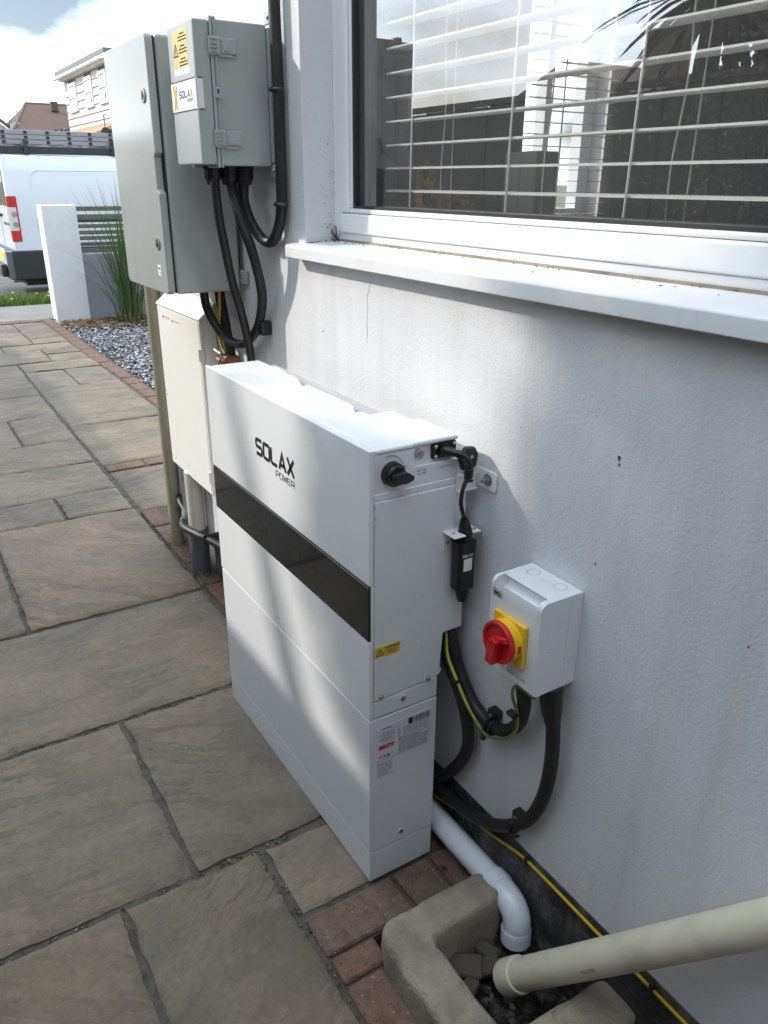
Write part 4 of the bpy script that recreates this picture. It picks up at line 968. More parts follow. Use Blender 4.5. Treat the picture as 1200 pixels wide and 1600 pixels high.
# ------------------------------------------------------------------ cables and clips
def cable(label, pts, r, cat='cable', mat=None, n=7, group=None, name='power_cable', seg=12):
    p = smooth_path(pts, n); c = Vector(pts[len(pts) // 2])
    t = thing(name, c, label, cat, group)
    part('sheath', t, mat or m_cable, lambda mb: mb.tube(p, r, seg), 60)
    return t
def clip_on(t, c, r, side=1):
    """screwed plastic saddle: pad with a screw beside a half ring over the cable"""
    x, y, z = c
    k = part('clip', t, m_blackpl, lambda mb: (mb.box((x - .010, -.020, z + r * .8), (x + .012, -.001, z + r * .8 + .022), .003, 2), mb.tube([(x + .011, y + r * 1.2 * math.cos(a), z + r * 1.2 * math.sin(a)) for a in [R(90 + 200 * q / 8 - 20) for q in range(9)]], .003, 6), mb.tube([(x, y + r * 1.25 * math.cos(a), z + r * 1.25 * math.sin(a)) for a in [R(60 + 240 * q / 10) for q in range(11)]], .004, 6)), 30)
    part('screw', k, m_steel, lambda mb: mb.cyl((x + .001, -.0202, z + r * .8 + .011), (x + .001, -.0216, z + r * .8 + .011), .0042, seg=14), 40)
c1 = cable('black cable dropping from the first gland of the small grey box behind the inverter', [(-.822, -.125, 1.300), (-.812, -.125, 1.270), (-.815, -.120, 1.205), (-.826, -.105, 1.131), (-.848, -.085, 1.058), (-.855, -.065, .987), (-.872, -.040, .882), (-.890, -.030, .780)], .0106)
c2 = cable('black cable looping from the middle gland down and back up into the large cabinet', [(-.825, -.085, 1.300), (-.818, -.085, 1.275), (-.797, -.080, 1.214), (-.774, -.065, 1.144), (-.776, -.045, 1.064), (-.806, -.030, 1.008), (-.853, -.025, .945), (-.915, -.030, .900), (-.960, -.040, .890), (-1.007, -.055, .903), (-1.044, -.070, .941), (-1.058, -.080, .981), (-1.052, -.085, 1.03)], .0114)
part('clip', c2, m_blackpl, lambda mb: mb.box((-.842, -.030, .930), (-.818, -.001, .965), .004, 2), 30)
c3 = cable('thick black cable rising up the wall beside the window, looped under the small box', [(-.806, -.060, 1.300), (-.806, -.060, 1.272), (-.820, -.055, 1.235), (-.809, -.045, 1.192), (-.788, -.030, 1.159), (-.754, -.020, 1.153), (-.715, -.018, 1.190), (-.698, -.018, 1.240), (-.694, -.018, 1.334), (-.693, -.018, 1.478), (-.695, -.018, 1.570), (-.696, -.018, 1.75), (-.696, -.018, 2.4), (-.696, -.018, 2.95)], .0122)
for z in (1.234, 1.455, 1.72, 2.1):
    k = part('clip', c3, m_blackpl, lambda mb: (mb.tube([(-.695 + .0158 * math.cos(a), -.018 + .0158 * math.sin(a), z) for a in [R(-200 + 220 * q / 10) for q in range(11)]], .0042, 6), mb.box((-.732, -.012, z - .009), (-.706, -.001, z + .009), .002, 1)), 30)
    part('screw', k, m_steel, lambda mb: mb.cyl((-.722, -.0122, z), (-.722, -.0135, z), .0035, seg=12), 40)
c4_ = cable('black cable curving down close behind the battery side to the plinth', [(-.052, -.032, .525), (-.038, -.032, .49), (-.020, -.032, .455), (.006, -.030, .420), (.034, -.028, .375), (.045, -.022, .303), (.026, -.018, .240), (-.022, -.016, .166), (-.084, -.016, .085)], .0120)
c5 = cable('thick black cable looping up into the isolator bottom beside the earth wire', [(-.040, -.030, .545), (-.020, -.030, .515), (-.008, -.028, .485), (.008, -.025, .442), (.047, -.020, .390), (.094, -.018, .372), (.138, -.018, .384), (.173, -.022, .422), (.194, -.032, .470), (.206, -.045, .520), (.210, -.048, .556)], .0120)
clip_on(c5, (.100, -.018, .372), .0120)
part('gland', c5, m_blackpl, lambda mb: mb.tube([(.203, -.042, .505), (.2055, -.044, .520), (.207, -.046, .535), (.210, -.048, .5565)], [.013, .015, .015, .015], 14), 40)
part('cable_tie', c5, m_blackpl, lambda mb: (mb.tube([(.100, -.018 + .0155 * math.cos(6.28 * q / 16), .372 + .0155 * math.sin(6.28 * q / 16)) for q in range(17)], .0018, 6), mb.box((.096, -.038, .346), (.105, -.030, .362), .001, 1)), 30)
c6 = cable('thick black cable hanging from the isolator right gland and running along the plinth', [(.257, -.036, .556), (.258, -.036, .535), (.262, -.033, .500), (.262, -.026, .412), (.248, -.020, .323), (.218, -.018, .246), (.169, -.018, .190), (.115, -.018, .150), (.065, -.018, .130), (.013, -.018, .119), (-.042, -.018, .118), (-.106, -.018, .116), (-.3, -.018, .11)], .0120)
part('gland', c6, m_blackpl, lambda mb: mb.tube([(.2555, -.036, .5565), (.257, -.036, .530), (.2595, -.035, .510), (.2612, -.034, .4985), (.2617, -.0335, .4905)], [.0175, .0175, .0165, .0140, .0130], 18), 40)
clip_on(c6, (.186, -.018, .203), .0120)
ew = smooth_path([(-.020, -.040, .530), (-.010, -.044, .510), (.001, -.046, .472), (.027, -.044, .436), (.057, -.040, .396), (.085, -.036, .370), (.115, -.034, .361), (.161, -.034, .390), (.187, -.038, .428), (.198, -.050, .475), (.193, -.058, .505), (.197, -.060, .526), (.211, -.062, .538), (.228, -.062, .540), (.240, -.056, .533), (.238, -.05, .545)], 6)
et = thing('earth_wire', (.1, -.036, .365), 'thin green and yellow striped earth wire under the isolator', 'wire')
part('sheath', et, m_earthy, lambda mb: mb.tube(ew, .0030, 8), 60)
def f(mb):
    off = []
    for i, p in enumerate(ew):
        a = i * .22; off.append(p + Vector((.0012 * math.cos(a), -.0016, .0014 * math.sin(a))))
    mb.tube(off[6:], .0022, 6)
part('green_stripe', et, m_green, f, 60)
part('cable_tie', et, m_blackpl, lambda mb: mb.box((.183, -.062, .466), (.203, -.048, .4745), .002, 1), 30)
part('cable_tie', et, m_blackpl, lambda mb: mb.box((.022, -.05, .430), (.034, -.036, .436), .001, 1), 30)
cd = cable('thin yellow cord clipped along the black plinth below the isolator', [(-.20, -.006, .062), (-.091, -.006, .062), (-.03, -.006, .076), (.039, -.006, .101), (.110, -.006, .113), (.195, -.006, .1335), (.260, -.006, .136), (.311, -.006, .135), (.406, -.006, .133), (.529, -.006, .131), (.617, -.006, .130), (.80, -.006, .129), (1.2, -.006, .128)], .0030, 'cord', m_cord, name='yellow_cord', seg=8)
for x in (.212, .50):
    part('clip', cd, m_blackpl, lambda mb: (mb.box((x - .0035, -.0115, .1265), (x + .0035, -.0028, .1435), .001, 1)), 0)
ec = cable('dark cable dropping from the large cabinet behind the cream meter box', [(-1.085, -.032, 1.03), (-1.080, -.030, .98), (-1.072, -.026, .93), (-1.062, -.022, .865), (-1.050, -.020, .80), (-1.045, -.02, .70)], .014)
part('earth_clamp', ec, m_copper, lambda mb: (mb.box((-1.078, -.046, .815), (-1.030, -.006, .842), .003, 1), mb.cyl((-1.085, -.048, .829), (-1.055, -.050, .829), .007, seg=6)), 30)
part('clamp_screw', ec, m_dsteel, lambda mb: (screw(mb, (-1.050, -.046, .829), .006, (0, -1, 0)), mb.tube([(-1.10, -.05, .852), (-1.06, -.048, .846)], .004, 6)), 30)
cable('thin yellow wire beside the dark cable under the large cabinet', [(-1.040, -.046, 1.03), (-1.050, -.046, .975), (-1.066, -.044, .935), (-1.085, -.040, .897), (-1.078, -.036, .86), (-1.064, -.034, .845)], .0042, 'wire', m_earthy, name='earth_wire', seg=8)
bp_ = cable('black hose running along the wall foot behind the grey pipe collar', [(-1.72, -.006, .196), (-1.68, -.016, .185), (-1.600, -.022, .172), (-1.53, -.055, .180), (-1.44, -.085, .195), (-1.344, -.070, .200), (-1.280, -.045, .195), (-1.20, -.020, .185), (-1.05, -.018, .18), (-.70, -.016, .17)], .0125, 'hose', name='black_hose')
part('elbow', bp_, m_greypipe, lambda mb: mb.tube(smooth_path([(-1.615, -.020, .176), (-1.565, -.036, .174), (-1.535, -.052, .178), (-1.50, -.066, .184)], 4), .0150, 12), 60)
for x, y, z in ((-1.30, -.052, .197),): part('clip', bp_, m_blackpl, lambda mb: (mb.box((x - .005, y - .015, z - .016), (x + .005, .004, z + .017), .003, 1)), 30)

# ------------------------------------------------------------------ grey boxes on the wall
cab = thing('meter_cabinet', (-1.14, -.1, 1.02), 'large grey wall cabinet with two round locks on its door', 'cabinet')
CX0, CX1, CZ0, CZ1 = -1.322, -.970, 1.021, 1.577
part('cabinet_body', cab, m_cab, lambda mb: mb.box((CX0 + .004, -.1805, CZ0), (CX1, -.014, CZ1), .008, 3), 40)
part('door_gap', cab, m_gasket, lambda mb: mb.box((CX0 + .007, -.1845, CZ0 + .004), (CX1 - .004, -.1808, CZ1 - .004)), 0)
def f(mb):
    # door leaf; finger recess notched into its right edge
    z0, z1 = 1.252, 1.338
    P = [(CX0, CZ0 + .012), (CX0 + .012, CZ0), (CX1 - .008, CZ0), (CX1, CZ0 + .008), (CX1, z0), (CX1 - .012, z0 + .008), (CX1 - .012, z1 - .008), (CX1, z1), (CX1, CZ1 - .008), (CX1 - .008, CZ1), (CX0 + .012, CZ1), (CX0, CZ1 - .012)]
    mb.prism(P, 'y', -.2035, -.1848, .004, 2)
dr = part('door', cab, m_cab, f, 40)
for x, z in ((-1.013, 1.458), (-1.013, 1.1395)):
    lk = part('lock', dr, m_dsteel, lambda mb: mb.tube([(x, -.2036, z), (x, -.2062, z), (x, -.207, z)], [.0155, .0155, .013], 28), 40)
    lk2 = None
part('lock_core', dr, m_blackpl, lambda mb: [(mb.cyl((x, -.2071, z), (x, -.2076, z), .0095, seg=24)) for x, z in ((-1.013, 1.458), (-1.013, 1.1395))], 30)
part('lock_pin', dr, m_steel, lambda mb: [(mb.cyl((x, -.2077, z), (x, -.2088, z), .0052, seg=16), mb.box((x - .001, -.2098, z - .004), (x + .001, -.2086, z + .004))) for x, z in ((-1.013, 1.458), (-1.013, 1.1395))], 30)
st = part('rating_sticker', dr, m_stickwhite, lambda mb: mb.box((-1.035, -.2042, 1.0625), (-1.011, -.2037, 1.0885)), 0)
part('small_print', st, m_print, lambda mb: (mb.poly([(-1.031, -.2044, 1.078), (-1.016, -.2044, 1.078), (-1.016, -.2044, 1.0815), (-1.031, -.2044, 1.0815)]), mb.poly([(-1.022, -.2044, 1.068), (-1.015, -.2044, 1.068), (-1.015, -.2044, 1.071), (-1.022, -.2044, 1.071)])), 0)
for z in (1.055, 1.54): part('wall_lug', cab, m_cab, lambda mb: (mb.box((CX1 - .006, -.013, z - .017), (CX1 + .026, -.0015, z + .017), .003, 2), mb.cyl((CX1 + .014, -.0132, z), (CX1 + .014, -.0145, z), .004, seg=12)), 40)

jb = thing('isolator_enclosure', (-.82, -.09, 1.31), 'smaller grey enclosure with side latches and warning stickers beside the window', 'enclosure')
JX0, JX1, JZ0, JZ1 = -.902, -.744, 1.312, 1.577
part('box_body', jb, m_jb, lambda mb: mb.box((JX0, -.130, JZ0 - .002), (JX1, -.016, JZ1 + .001), .004, 2), 40)
part('lid', jb, m_jb, lambda mb: (mb.box((JX0 + .001, -.175, JZ0), (JX1 - .001, -.1405, JZ1 - .001), .004, 2)), 40)
part('seam_rim', jb, m_jb, lambda mb: (mb.box((JX0 - .003, -.140, JZ0 - .006), (JX1 + .003, -.1335, JZ1 + .006), .002, 1), mb.box((JX0 - .003, -.1325, JZ0 - .006), (JX1 + .003, -.1265, JZ1 + .006), .002, 1)), 30)
for z in (1.5305, 1.3615):
    lt = part('latch', jb, m_jb, lambda mb: (mb.box((JX1 + .001, -.1455, z - .0165), (JX1 + .0075, -.120, z + .0165), .002, 1), mb.box((JX1 + .001, -.1195, z - .0135), (JX1 + .006, -.086, z + .0145), .0015, 1), mb.box((JX1 + .006, -.116, z - .009), (JX1 + .008, -.100, z + .008), .0008, 1), mb.box((JX1 + .001, -.125, z - .0185), (JX1 + .005, -.095, z - .0145))), 30)
    for k in range(4):
        part('grip_rib', lt, m_jb, lambda mb: mb.box((JX1 + .0076, -.1435, z - .0125 + k * .0075), (JX1 + .0095, -.1285, z - .009 + k * .0075), .0012, 1), 30)
part('seal_eye', jb, m_jb, lambda mb: mb.box((JX1 + .003, -.1375, 1.436), (JX1 + .0085, -.125, 1.457), .0015, 1), 30)
part('seal_hole', jb, m_gasket, lambda mb: mb.box((JX1 + .0086, -.1345, 1.445), (JX1 + .0089, -.1305, 1.453)), 0)
fy = -.1753
w = part('warning_sticker', jb, m_stickwarm, lambda mb: mb.poly([(-.868, fy, 1.4965), (-.7785, fy, 1.4965), (-.7785, fy, 1.566), (-.868, fy, 1.566)]), 0)
part('warning_triangle', w, m_print, lambda mb: triangle_sign(mb, -.851, 1.527, .0135, FRONT(fy - .0004)), 0)
def f(mb):
    rn = random.Random(2)
    for cz, n in ((1.556, 3), (1.534, 3), (1.511, 3)):
        for k in range(n):
            z = cz - k * .0058; x = -.832 + (.010 if k == 0 else 0); e = -.784 - (.010 if k == 0 else 0)
            while x < e:
                l = rn.uniform(.004, .009); mb.poly([(x, fy - .0004, z), (min(x + l, e), fy - .0004, z), (min(x + l, e), fy - .0004, z + .0024), (x, fy - .0004, z + .0024)]); x += l + .0016
part('small_print', w, m_dirt, f, 0)
part('clear_film', jb, m_stickwhite, lambda mb: mb.poly([(-.8715, fy + .0002, 1.484), (-.776, fy + .0002, 1.484), (-.776, fy + .0002, 1.4963), (-.8715, fy + .0002, 1.4963)]), 0)
w = part('maker_sticker', jb, m_stickwhite, lambda mb: (mb.poly([(JX0 + .0015, fy, 1.4145), (JX1 - .004, fy, 1.4145), (JX1 - .004, fy, 1.474), (JX0 + .0015, fy, 1.474)]), mb.poly([(JX1 - .0006, -.172, 1.4145), (JX1 - .0006, -.1605, 1.4145), (JX1 - .0006, -.1605, 1.474), (JX1 - .0006, -.172, 1.474)]), mb.poly([(JX1 - .004, fy, 1.4145), (JX1 - .0006, -.172, 1.4145), (JX1 - .0006, -.172, 1.474), (JX1 - .004, fy, 1.474)])), 0)
def f(mb):
    for z in (1.4145, 1.4718):
        mb.poly([(JX0 + .0015, fy - .0004, z), (JX1 - .004, fy - .0004, z), (JX1 - .004, fy - .0004, z + .0022), (JX0 + .0015, fy - .0004, z + .0022)])
        mb.poly([(JX1 - .0002, -.172, z), (JX1 - .0002, -.1605, z), (JX1 - .0002, -.1605, z + .0022), (JX1 - .0002, -.172, z + .0022)])
part('border_line', w, m_print, f, 0)
part('brand_emblem', w, m_orange, lambda mb: mb.stroke([(-.887, 1.467), (-.877, 1.446), (-.869, 1.421)], .0075, FRONT(fy - .0004)), 0)
part('brand_emblem', w, m_orangey, lambda mb: mb.stroke([(-.866, 1.467), (-.876, 1.446), (-.886, 1.421)], .0060, FRONT(fy - .0008)), 0)
part('brand_lettering', w, m_printgrey, lambda mb: wide_text(mb, 'SOLA', -.850, 1.4415, .0125, .0115, .0045, .0031, FRONT(fy - .0004)), 0)
part('brand_lettering', w, m_orangey, lambda mb: wide_text(mb, 'X', -.782, 1.4415, .0125, .0115, .0045, .0031, FRONT(fy - .0004)), 0)
part('brand_lettering', w, m_printgrey, lambda mb: wide_text(mb, 'POWER', -.803, 1.4325, .0055, .0045, .0016, .0011, FRONT(fy - .0004)), 0)
for z in (1.590, 1.302):
    q = part('wall_lug', jb, m_jb, lambda mb: mb.prism([(-.757, z - .012 if z > 1.4 else z - .012), (-.735, z - .012), (-.731, z - .004), (-.731, z + .004), (-.735, z + .012), (-.757, z + .012)], 'y', -.014, -.008, .001, 1), 30)
    part('screw', q, m_steel, lambda mb: screw(mb, (-.739, -.014, z), .0046, (0, -1, 0)), 40)
part('back_rail', jb, m_jb, lambda mb: mb.box((-.760, -.0155, 1.318), (-.7405, -.008, 1.572), .001, 1), 30)
for x, y, r in ((-.822, -.125, .0185), (-.825, -.085, .0215), (-.806, -.056, .0200)):
    part('cable_gland', jb, m_blackpl, lambda mb: mb.tube([(x, y, 1.3105), (x, y, 1.304), (x, y, 1.3035), (x, y, 1.287), (x, y, 1.281), (x, y, 1.272)], [r * 1.12, r * 1.12, r, r, r * .86, r * .72], 10), 20)

# ------------------------------------------------------------------ cream meter box and pipes at the house corner
mbx = thing('gas_meter_box', (-1.42, -.03, .38), 'cream gas meter box with a sloping lid below the large grey cabinet', 'meter box')
BX_0, BX_1, BZ0 = -1.596, -1.205, .380
part('box_body', mbx, m_cream, lambda mb: mb.prism([(-.001, BZ0 + .004), (-.001, .958), (-.042, .9185), (-.042, BZ0 + .004)], 'x', BX_0 + .003, BX_1 - .003, .003, 1), 30)
part('roof_flap', mbx, m_cream, lambda mb: mb.prism([(-.0012, .9625), (-.0012, .9590), (-.0425, .9190), (-.0545, .9135), (-.0545, .9185)], 'x', BX_0 - .004, BX_1 + .004, .001, 1), 30)
dd = part('door', mbx, m_cream, lambda mb: mb.box((BX_0, -.0535, BZ0), (BX_1 - .012, -.0432, .9105), .003, 2), 40)
part('door_frame', mbx, m_cream, lambda mb: mb.box((BX_1 - .0095, -.0525, BZ0), (BX_1, -.0432, .9105), .002, 1), 40)
for z in (.815, .44): part('hinge', dd, m_cream, lambda mb: (mb.tube([(BX_1 - .006, -.0555, z - .018), (BX_1 - .006, -.0555, z + .018)], .0048, 10), mb.box((BX_1 - .018, -.0560, z - .014), (BX_1 - .006, -.0536, z + .014))), 40)
part('slot', dd, m_straw, lambda mb: (mb.box((-1.54, -.0542, .8835), (-1.475, -.0536, .8853)), mb.box((-1.45, -.0542, .8815), (-1.375, -.0536, .8833)), mb.prism([(-1.545, .8835), (-1.535, .8835), (-1.541, .876)], 'y', -.0542, -.0536), mb.prism([(-1.455, .8815), (-1.445, .8815), (-1.449, .875)], 'y', -.0542, -.0536)), 0)
part('chipped_paint', dd, m_dirt, lambda mb: [mb.ico((x, -.0536, z), .003, 1, (1.4, .2, .8), jit=.0006) for x, z in ((-1.55, .405), (-1.42, .415), (-1.582, .634), (-1.578, .622))], 0)
def pipe_thing(name, label, cat, base):
    return thing(name, base, label, cat)
p1 = thing('conduit_pipe', (-1.738, -.024, 0), 'olive beige vertical pipe at the house corner left of the cream meter box', 'pipe')
part('pipe_length', p1, m_beige, lambda mb: mb.tube([(-1.738, -.024, .002), (-1.738, -.024, 1.25)], .0235, 24), 60)
p2 = thing('cream_pipe', (-1.452, -.033, 0), 'short cream pipe under the meter box with a dark grey collar', 'pipe')
part('pipe_length', p2, m_creampipe, lambda mb: mb.tube([(-1.452, -.033, .17), (-1.452, -.033, .383)], .0290, 24), 60)
part('collar', p2, m_greypipe, lambda mb: mb.tube([(-1.452, -.033, .001), (-1.452, -.033, .172), (-1.452, -.033, .176)], [.0335, .0335, .031], 24), 40)
p3 = thing('grey_conduit', (-1.575, -.014, .15), 'narrow dark grey conduit behind the cream pipe', 'pipe')
part('conduit_half', p3, m_greypipe, lambda mb: (mb.box((-1.640, -.020, .165), (-1.605, -.001, .381), .003, 1), mb.box((-1.600, -.026, .165), (-1.560, -.001, .381), .003, 1)), 30)
mb = MB()
for k in range(26):
    x, y = random.uniform(-1.70, -1.36), random.uniform(-.058, -.01); a = random.uniform(0, 6.28); l = random.uniform(.02, .09); h = random.uniform(0, .03)
    mb.tube([(x, y, .003), (x + l * .5 * math.cos(a), y + l * .2 * math.sin(a), .006 + h * .5), (x + l * math.cos(a), y + l * .4 * math.sin(a), .004 + h)], .0011, 5)
obj('dry_twigs', mb, m_straw, None, 0, kind='stuff')

# ------------------------------------------------------------------ drain gully
gl = thing('drain_gully', (.3, -.14, 0), 'open concrete drain gully in the paving against the wall', 'gully')
def f(mb):
    mb.prism([(.126, -.038), (.126, -.245), (.130, -.262), (.142, -.276), (.160, -.283), (.470, -.283), (.482, -.278), (.487, -.266), (.487, -.004), (.408, -.004), (.404, -.195), (.396, -.206), (.215, -.208), (.205, -.203), (.201, -.193), (.199, -.050), (.190, -.036)], 'z', -.13, .060, .013, 3)
    bmesh.ops.triangulate(mb.bm, faces=mb.bm.faces)
    for q in range(5):
        es = [e for e in mb.bm.edges if e.calc_length() > .022]
        if not es: break
        bmesh.ops.subdivide_edges(mb.bm, edges=es, cuts=1); bmesh.ops.triangulate(mb.bm, faces=[g for g in mb.bm.faces if len(g.verts) > 3])
    for v in mb.bm.verts:
        c = v.co.copy(); n = Vector((mn.noise(c * 18), mn.noise(c * 18 + Vector((9, 0, 0))), mn.noise(c * 18 + Vector((0, 9, 0)))))
        m2 = Vector((mn.noise(c * 70), mn.noise(c * 70 + Vector((9, 0, 0))), mn.noise(c * 70 + Vector((0, 9, 0)))))
        v.co += n * .0042 + m2 * .0016
        if v.co.z > .03 and mn.noise(c * 31 + Vector((3, 3, 3))) > .42: v.co.z -= .005
part('kerb', gl, m_conc, f, 60)
def f(mb):
    n = 26; V = [[mb.bm.verts.new((.19 + .23 * i / n, -.215 + .235 * k / n, -.062 - .022 * math.sin(math.pi * i / n) + .012 * mn.noise((i * .5, k * .5, 3)) + .006 * mn.noise((i * 1.4, k * 1.4, 7)))) for k in range(n + 1)] for i in range(n + 1)]
    for i in range(n):
        for k in range(n): mb.bm.faces.new((V[i][k], V[i + 1][k], V[i + 1][k + 1], V[i][k + 1]))
part('drain_bed', gl, m_mud, f, 60)
rub = MB()
for k in range(22):
    x, y = random.uniform(.203, .285), random.uniform(-.20, -.05); r = random.uniform(.004, .011)
    rub.ico((x, y, -.055 + random.uniform(-.01, .012)), r, 1, (1, random.uniform(.5, 1), random.uniform(.3, .7)), Matrix.Rotation(random.uniform(0, 3), 3, 'Z') @ Matrix.Rotation(random.uniform(-1, 1), 3, 'X'), r * .3)
for x, y, z, a, l in ((.222, -.150, -.030, .9, .050), (.240, -.115, -.036, 1.2, .040), (.218, -.090, -.036, .4, .034), (.256, -.165, -.040, 2.0, .036)):
    rub.box((x - l * .7, y - l * .4, z - .012), (x + l * .7, y + l * .4, z + .010), .004, 1, rot=Matrix.Rotation(a, 3, 'Z') @ Matrix.Rotation(.3, 3, 'X'))
for v in rub.bm.verts: v.co += Vector((mn.noise(v.co * 60), mn.noise(v.co * 60 + Vector((5, 0, 0))), mn.noise(v.co * 60 + Vector((0, 5, 0))))) * .004
obj('broken_mortar', rub, m_rubble, gl, 25, kind='stuff')
dl = MB()
for k in range(12):
    x, y, z = random.uniform(.24, .40), random.uniform(-.19, -.03), -.058 + random.uniform(0, .014); a = random.uniform(0, 6.28); s = random.uniform(.008, .02)
    c, d = math.cos(a) * s, math.sin(a) * s
    dl.poly([(x + c, y + d, z + .004), (x - d * .5, y + c * .5, z), (x - c, y - d, z + .003)]); dl.poly([(x + c, y + d, z + .004), (x - c, y - d, z + .003), (x + d * .5, y - c * .5, z + .006)])
obj('dead_leaves', dl, m_leafdry, gl, 0, kind='stuff')
wp = thing('white_overflow_pipe', (.06, -.024, .03), 'white plastic waste pipe lying along the plinth with an elbow over the drain', 'pipe')
part('pipe_length', wp, m_whitepipe, lambda mb: mb.tube([(-.72, -.0285, .048), (.160, -.0285, .043)], .0245, 24), 60)
el = smooth_path([(.150, -.0285, .0435), (.180, -.0285, .0425), (.200, -.029, .040), (.217, -.030, .031), (.226, -.031, .015), (.228, -.032, -.004)], 5)
part('elbow', wp, m_whitepipe, lambda mb: (mb.tube(el, .0262, 24, True), mb.tube([(.146, -.0285, .0438), (.149, -.0285, .0437), (.174, -.0285, .0430), (.176, -.0285, .0429)], [.0262, .0285, .0285, .0262], 24), mb.tube([(.2275, -.0318, .000), (.228, -.032, -.003), (.2295, -.033, -.030), (.2295, -.033, -.0305)], [.0262, .0285, .0285, .024], 24)), 40)
part('bore', wp, m_mud, lambda mb: mb.cyl((.2295, -.033, -.0307), (.2296, -.0331, -.0312), .0238, seg=24), 0)
A, B = Vector((.284, -.100, -.024)), Vector((.650, -.040, .453)); d = (B - A).normalized()
dp = thing('drain_waste_pipe', A, 'large beige waste pipe sloping from the wall down into the drain gully', 'pipe')
part('pipe_length', dp, m_waste, lambda mb: mb.tube([A + d * .03, A + d * .35] + smooth_path([B, B + d * .03, B + d * .062 + Vector((0, .012, 0)), B + d * .085 + Vector((0, .035, 0)), B + d * .095 + Vector((0, .07, 0))], 5), .0270, 28), 60)
part('socket_collar', dp, m_waste, lambda mb: mb.tube([A, A + d * .003, A + d * .043, A + d * .046, A + d * .046], [.0285, .0312, .0312, .0295, .0272], 28), 40)
part('bore', dp, m_mud, lambda mb: mb.cyl(A - d * .0012, A - d * .0004, .0262, seg=24), 0)
sd = Vector((.976, -.803, 1.279)) - (A + d * .3); sd = (sd - d * sd.dot(d)).normalized(); dn = d.cross(sd).normalized()
if dn.z < 0: dn = -dn
nrm = (sd * .80 - dn * .60).normalized(); upv = (nrm.cross(d)).normalized()
if upv.z < 0: upv = -upv
mt = Matrix.Translation(A + d * .245 + nrm * .0273) @ Matrix((( d.x, upv.x, nrm.x, 0), (d.y, upv.y, nrm.y, 0), (d.z, upv.z, nrm.z, 0), (0, 0, 0, 1)))
text_mesh('maker_lettering', 'POLYPIPE', .0085, mt, m_dirt, dp, 1.0)

# ------------------------------------------------------------------ garden pillar, low wall, slatted fence, grasses
pr_ = thing('gate_pillar', (-7.45, .785, 0), 'white rendered square pillar at the end of the path', 'pillar')
part('shaft', pr_, m_pillar, lambda mb: mb.box((-7.575, .632, -.05), (-7.335, .945, 1.062), .006, 2), 40)
lw = thing('low_garden_wall', (-7.45, 2.9, 0), 'low grey rendered wall under the slatted timber fence', 'wall')
part('shaft', lw, m_greywall, lambda mb: mb.box((-7.555, .9455, -.05), (-7.40, 6.0, .612), .004, 1), 30)
fn = thing('slatted_fence', (-7.45, 2.9, .61), 'weathered timber slat fence on the low wall behind the grass', 'fence')
sl = None
for i, (z, h) in enumerate(((1.005, .042), (.925, .050), (.848, .036), (.790, .036), (.738, .036), (.682, .036), (.618, .044))):
    o = part('slat', fn, m_slat, lambda mb: mb.box((-7.475, .947, z), (-7.452, 6.0, z + h), .003, 1), 30)
for y in (2.4, 4.2, 5.95): part('post', fn, m_slat, lambda mb: mb.box((-7.55, y - .045, .613), (-7.477, y + .045, 1.05)), 30)
part('back_rail', fn, m_slat, lambda mb: (mb.box((-7.50, .947, .9), (-7.4765, 6, .93)), mb.box((-7.50, .947, .655), (-7.4765, 6, .675))), 0)
def grass_plant(x, y, n, h, label, seed):
    t = thing('ornamental_grass', (x, y, -.02), label, 'grass plant')
    rn = random.Random(seed); mb = MB()
    for k in range(n):
        a = rn.uniform(0, 6.283); r0 = abs(rn.gauss(0, .05)); lean = abs(rn.gauss(.20, .15)); hh = h * rn.uniform(.55, 1.05); w = rn.uniform(.0035, .0065)
        dx, dy = math.cos(a), math.sin(a); bx, by = x + r0 * dx, y + r0 * dy
        if rn.random() < .16: lean += .6; hh *= .7
        P = [Vector((bx + dx * lean * hh * t ** 1.7, by + dy * lean * hh * t ** 1.7, -.02 + hh * (t - .25 * lean * t ** 3))) for t in (0, .25, .5, .75, 1)]
        s = Vector((-dy, dx, 0)); tw = rn.uniform(-1, 1); s = (s + Vector((dx, dy, 0)) * tw).normalized()
        mb.mi = 1 if rn.random() < .16 else 0
        for i in range(4):
            wa, wb = w * (1 - (i / 4) ** 2.2), w * (1 - ((i + 1) / 4) ** 2.2)
            if i < 3: mb.poly([P[i] - s * wa, P[i] + s * wa, P[i + 1] + s * wb, P[i + 1] - s * wb])
            else: mb.poly([P[i] - s * wa, P[i] + s * wa, P[i + 1]])
    obj('blades', mb, [m_reed, m_reedtip], t, 0)
    def f(mb):
        for k in range(70):
            a = rn.uniform(0, 6.283); r0 = rn.uniform(.01, .09); l = rn.uniform(.03, .10)
            mb.tube([(x + r0 * math.cos(a), y + r0 * math.sin(a), -.02), (x + (r0 + .02) * math.cos(a), y + (r0 + .02) * math.sin(a), l)], .0045, 4)
    part('dry_base', t, m_straw, f, 0)
grass_plant(-7.02, 1.26, 250, 1.36, 'tall clump of green ornamental grass in front of the slatted fence', 5)
grass_plant(-7.10, 1.72, 150, .42, 'short tuft of ornamental grass beside the tall clump', 6)

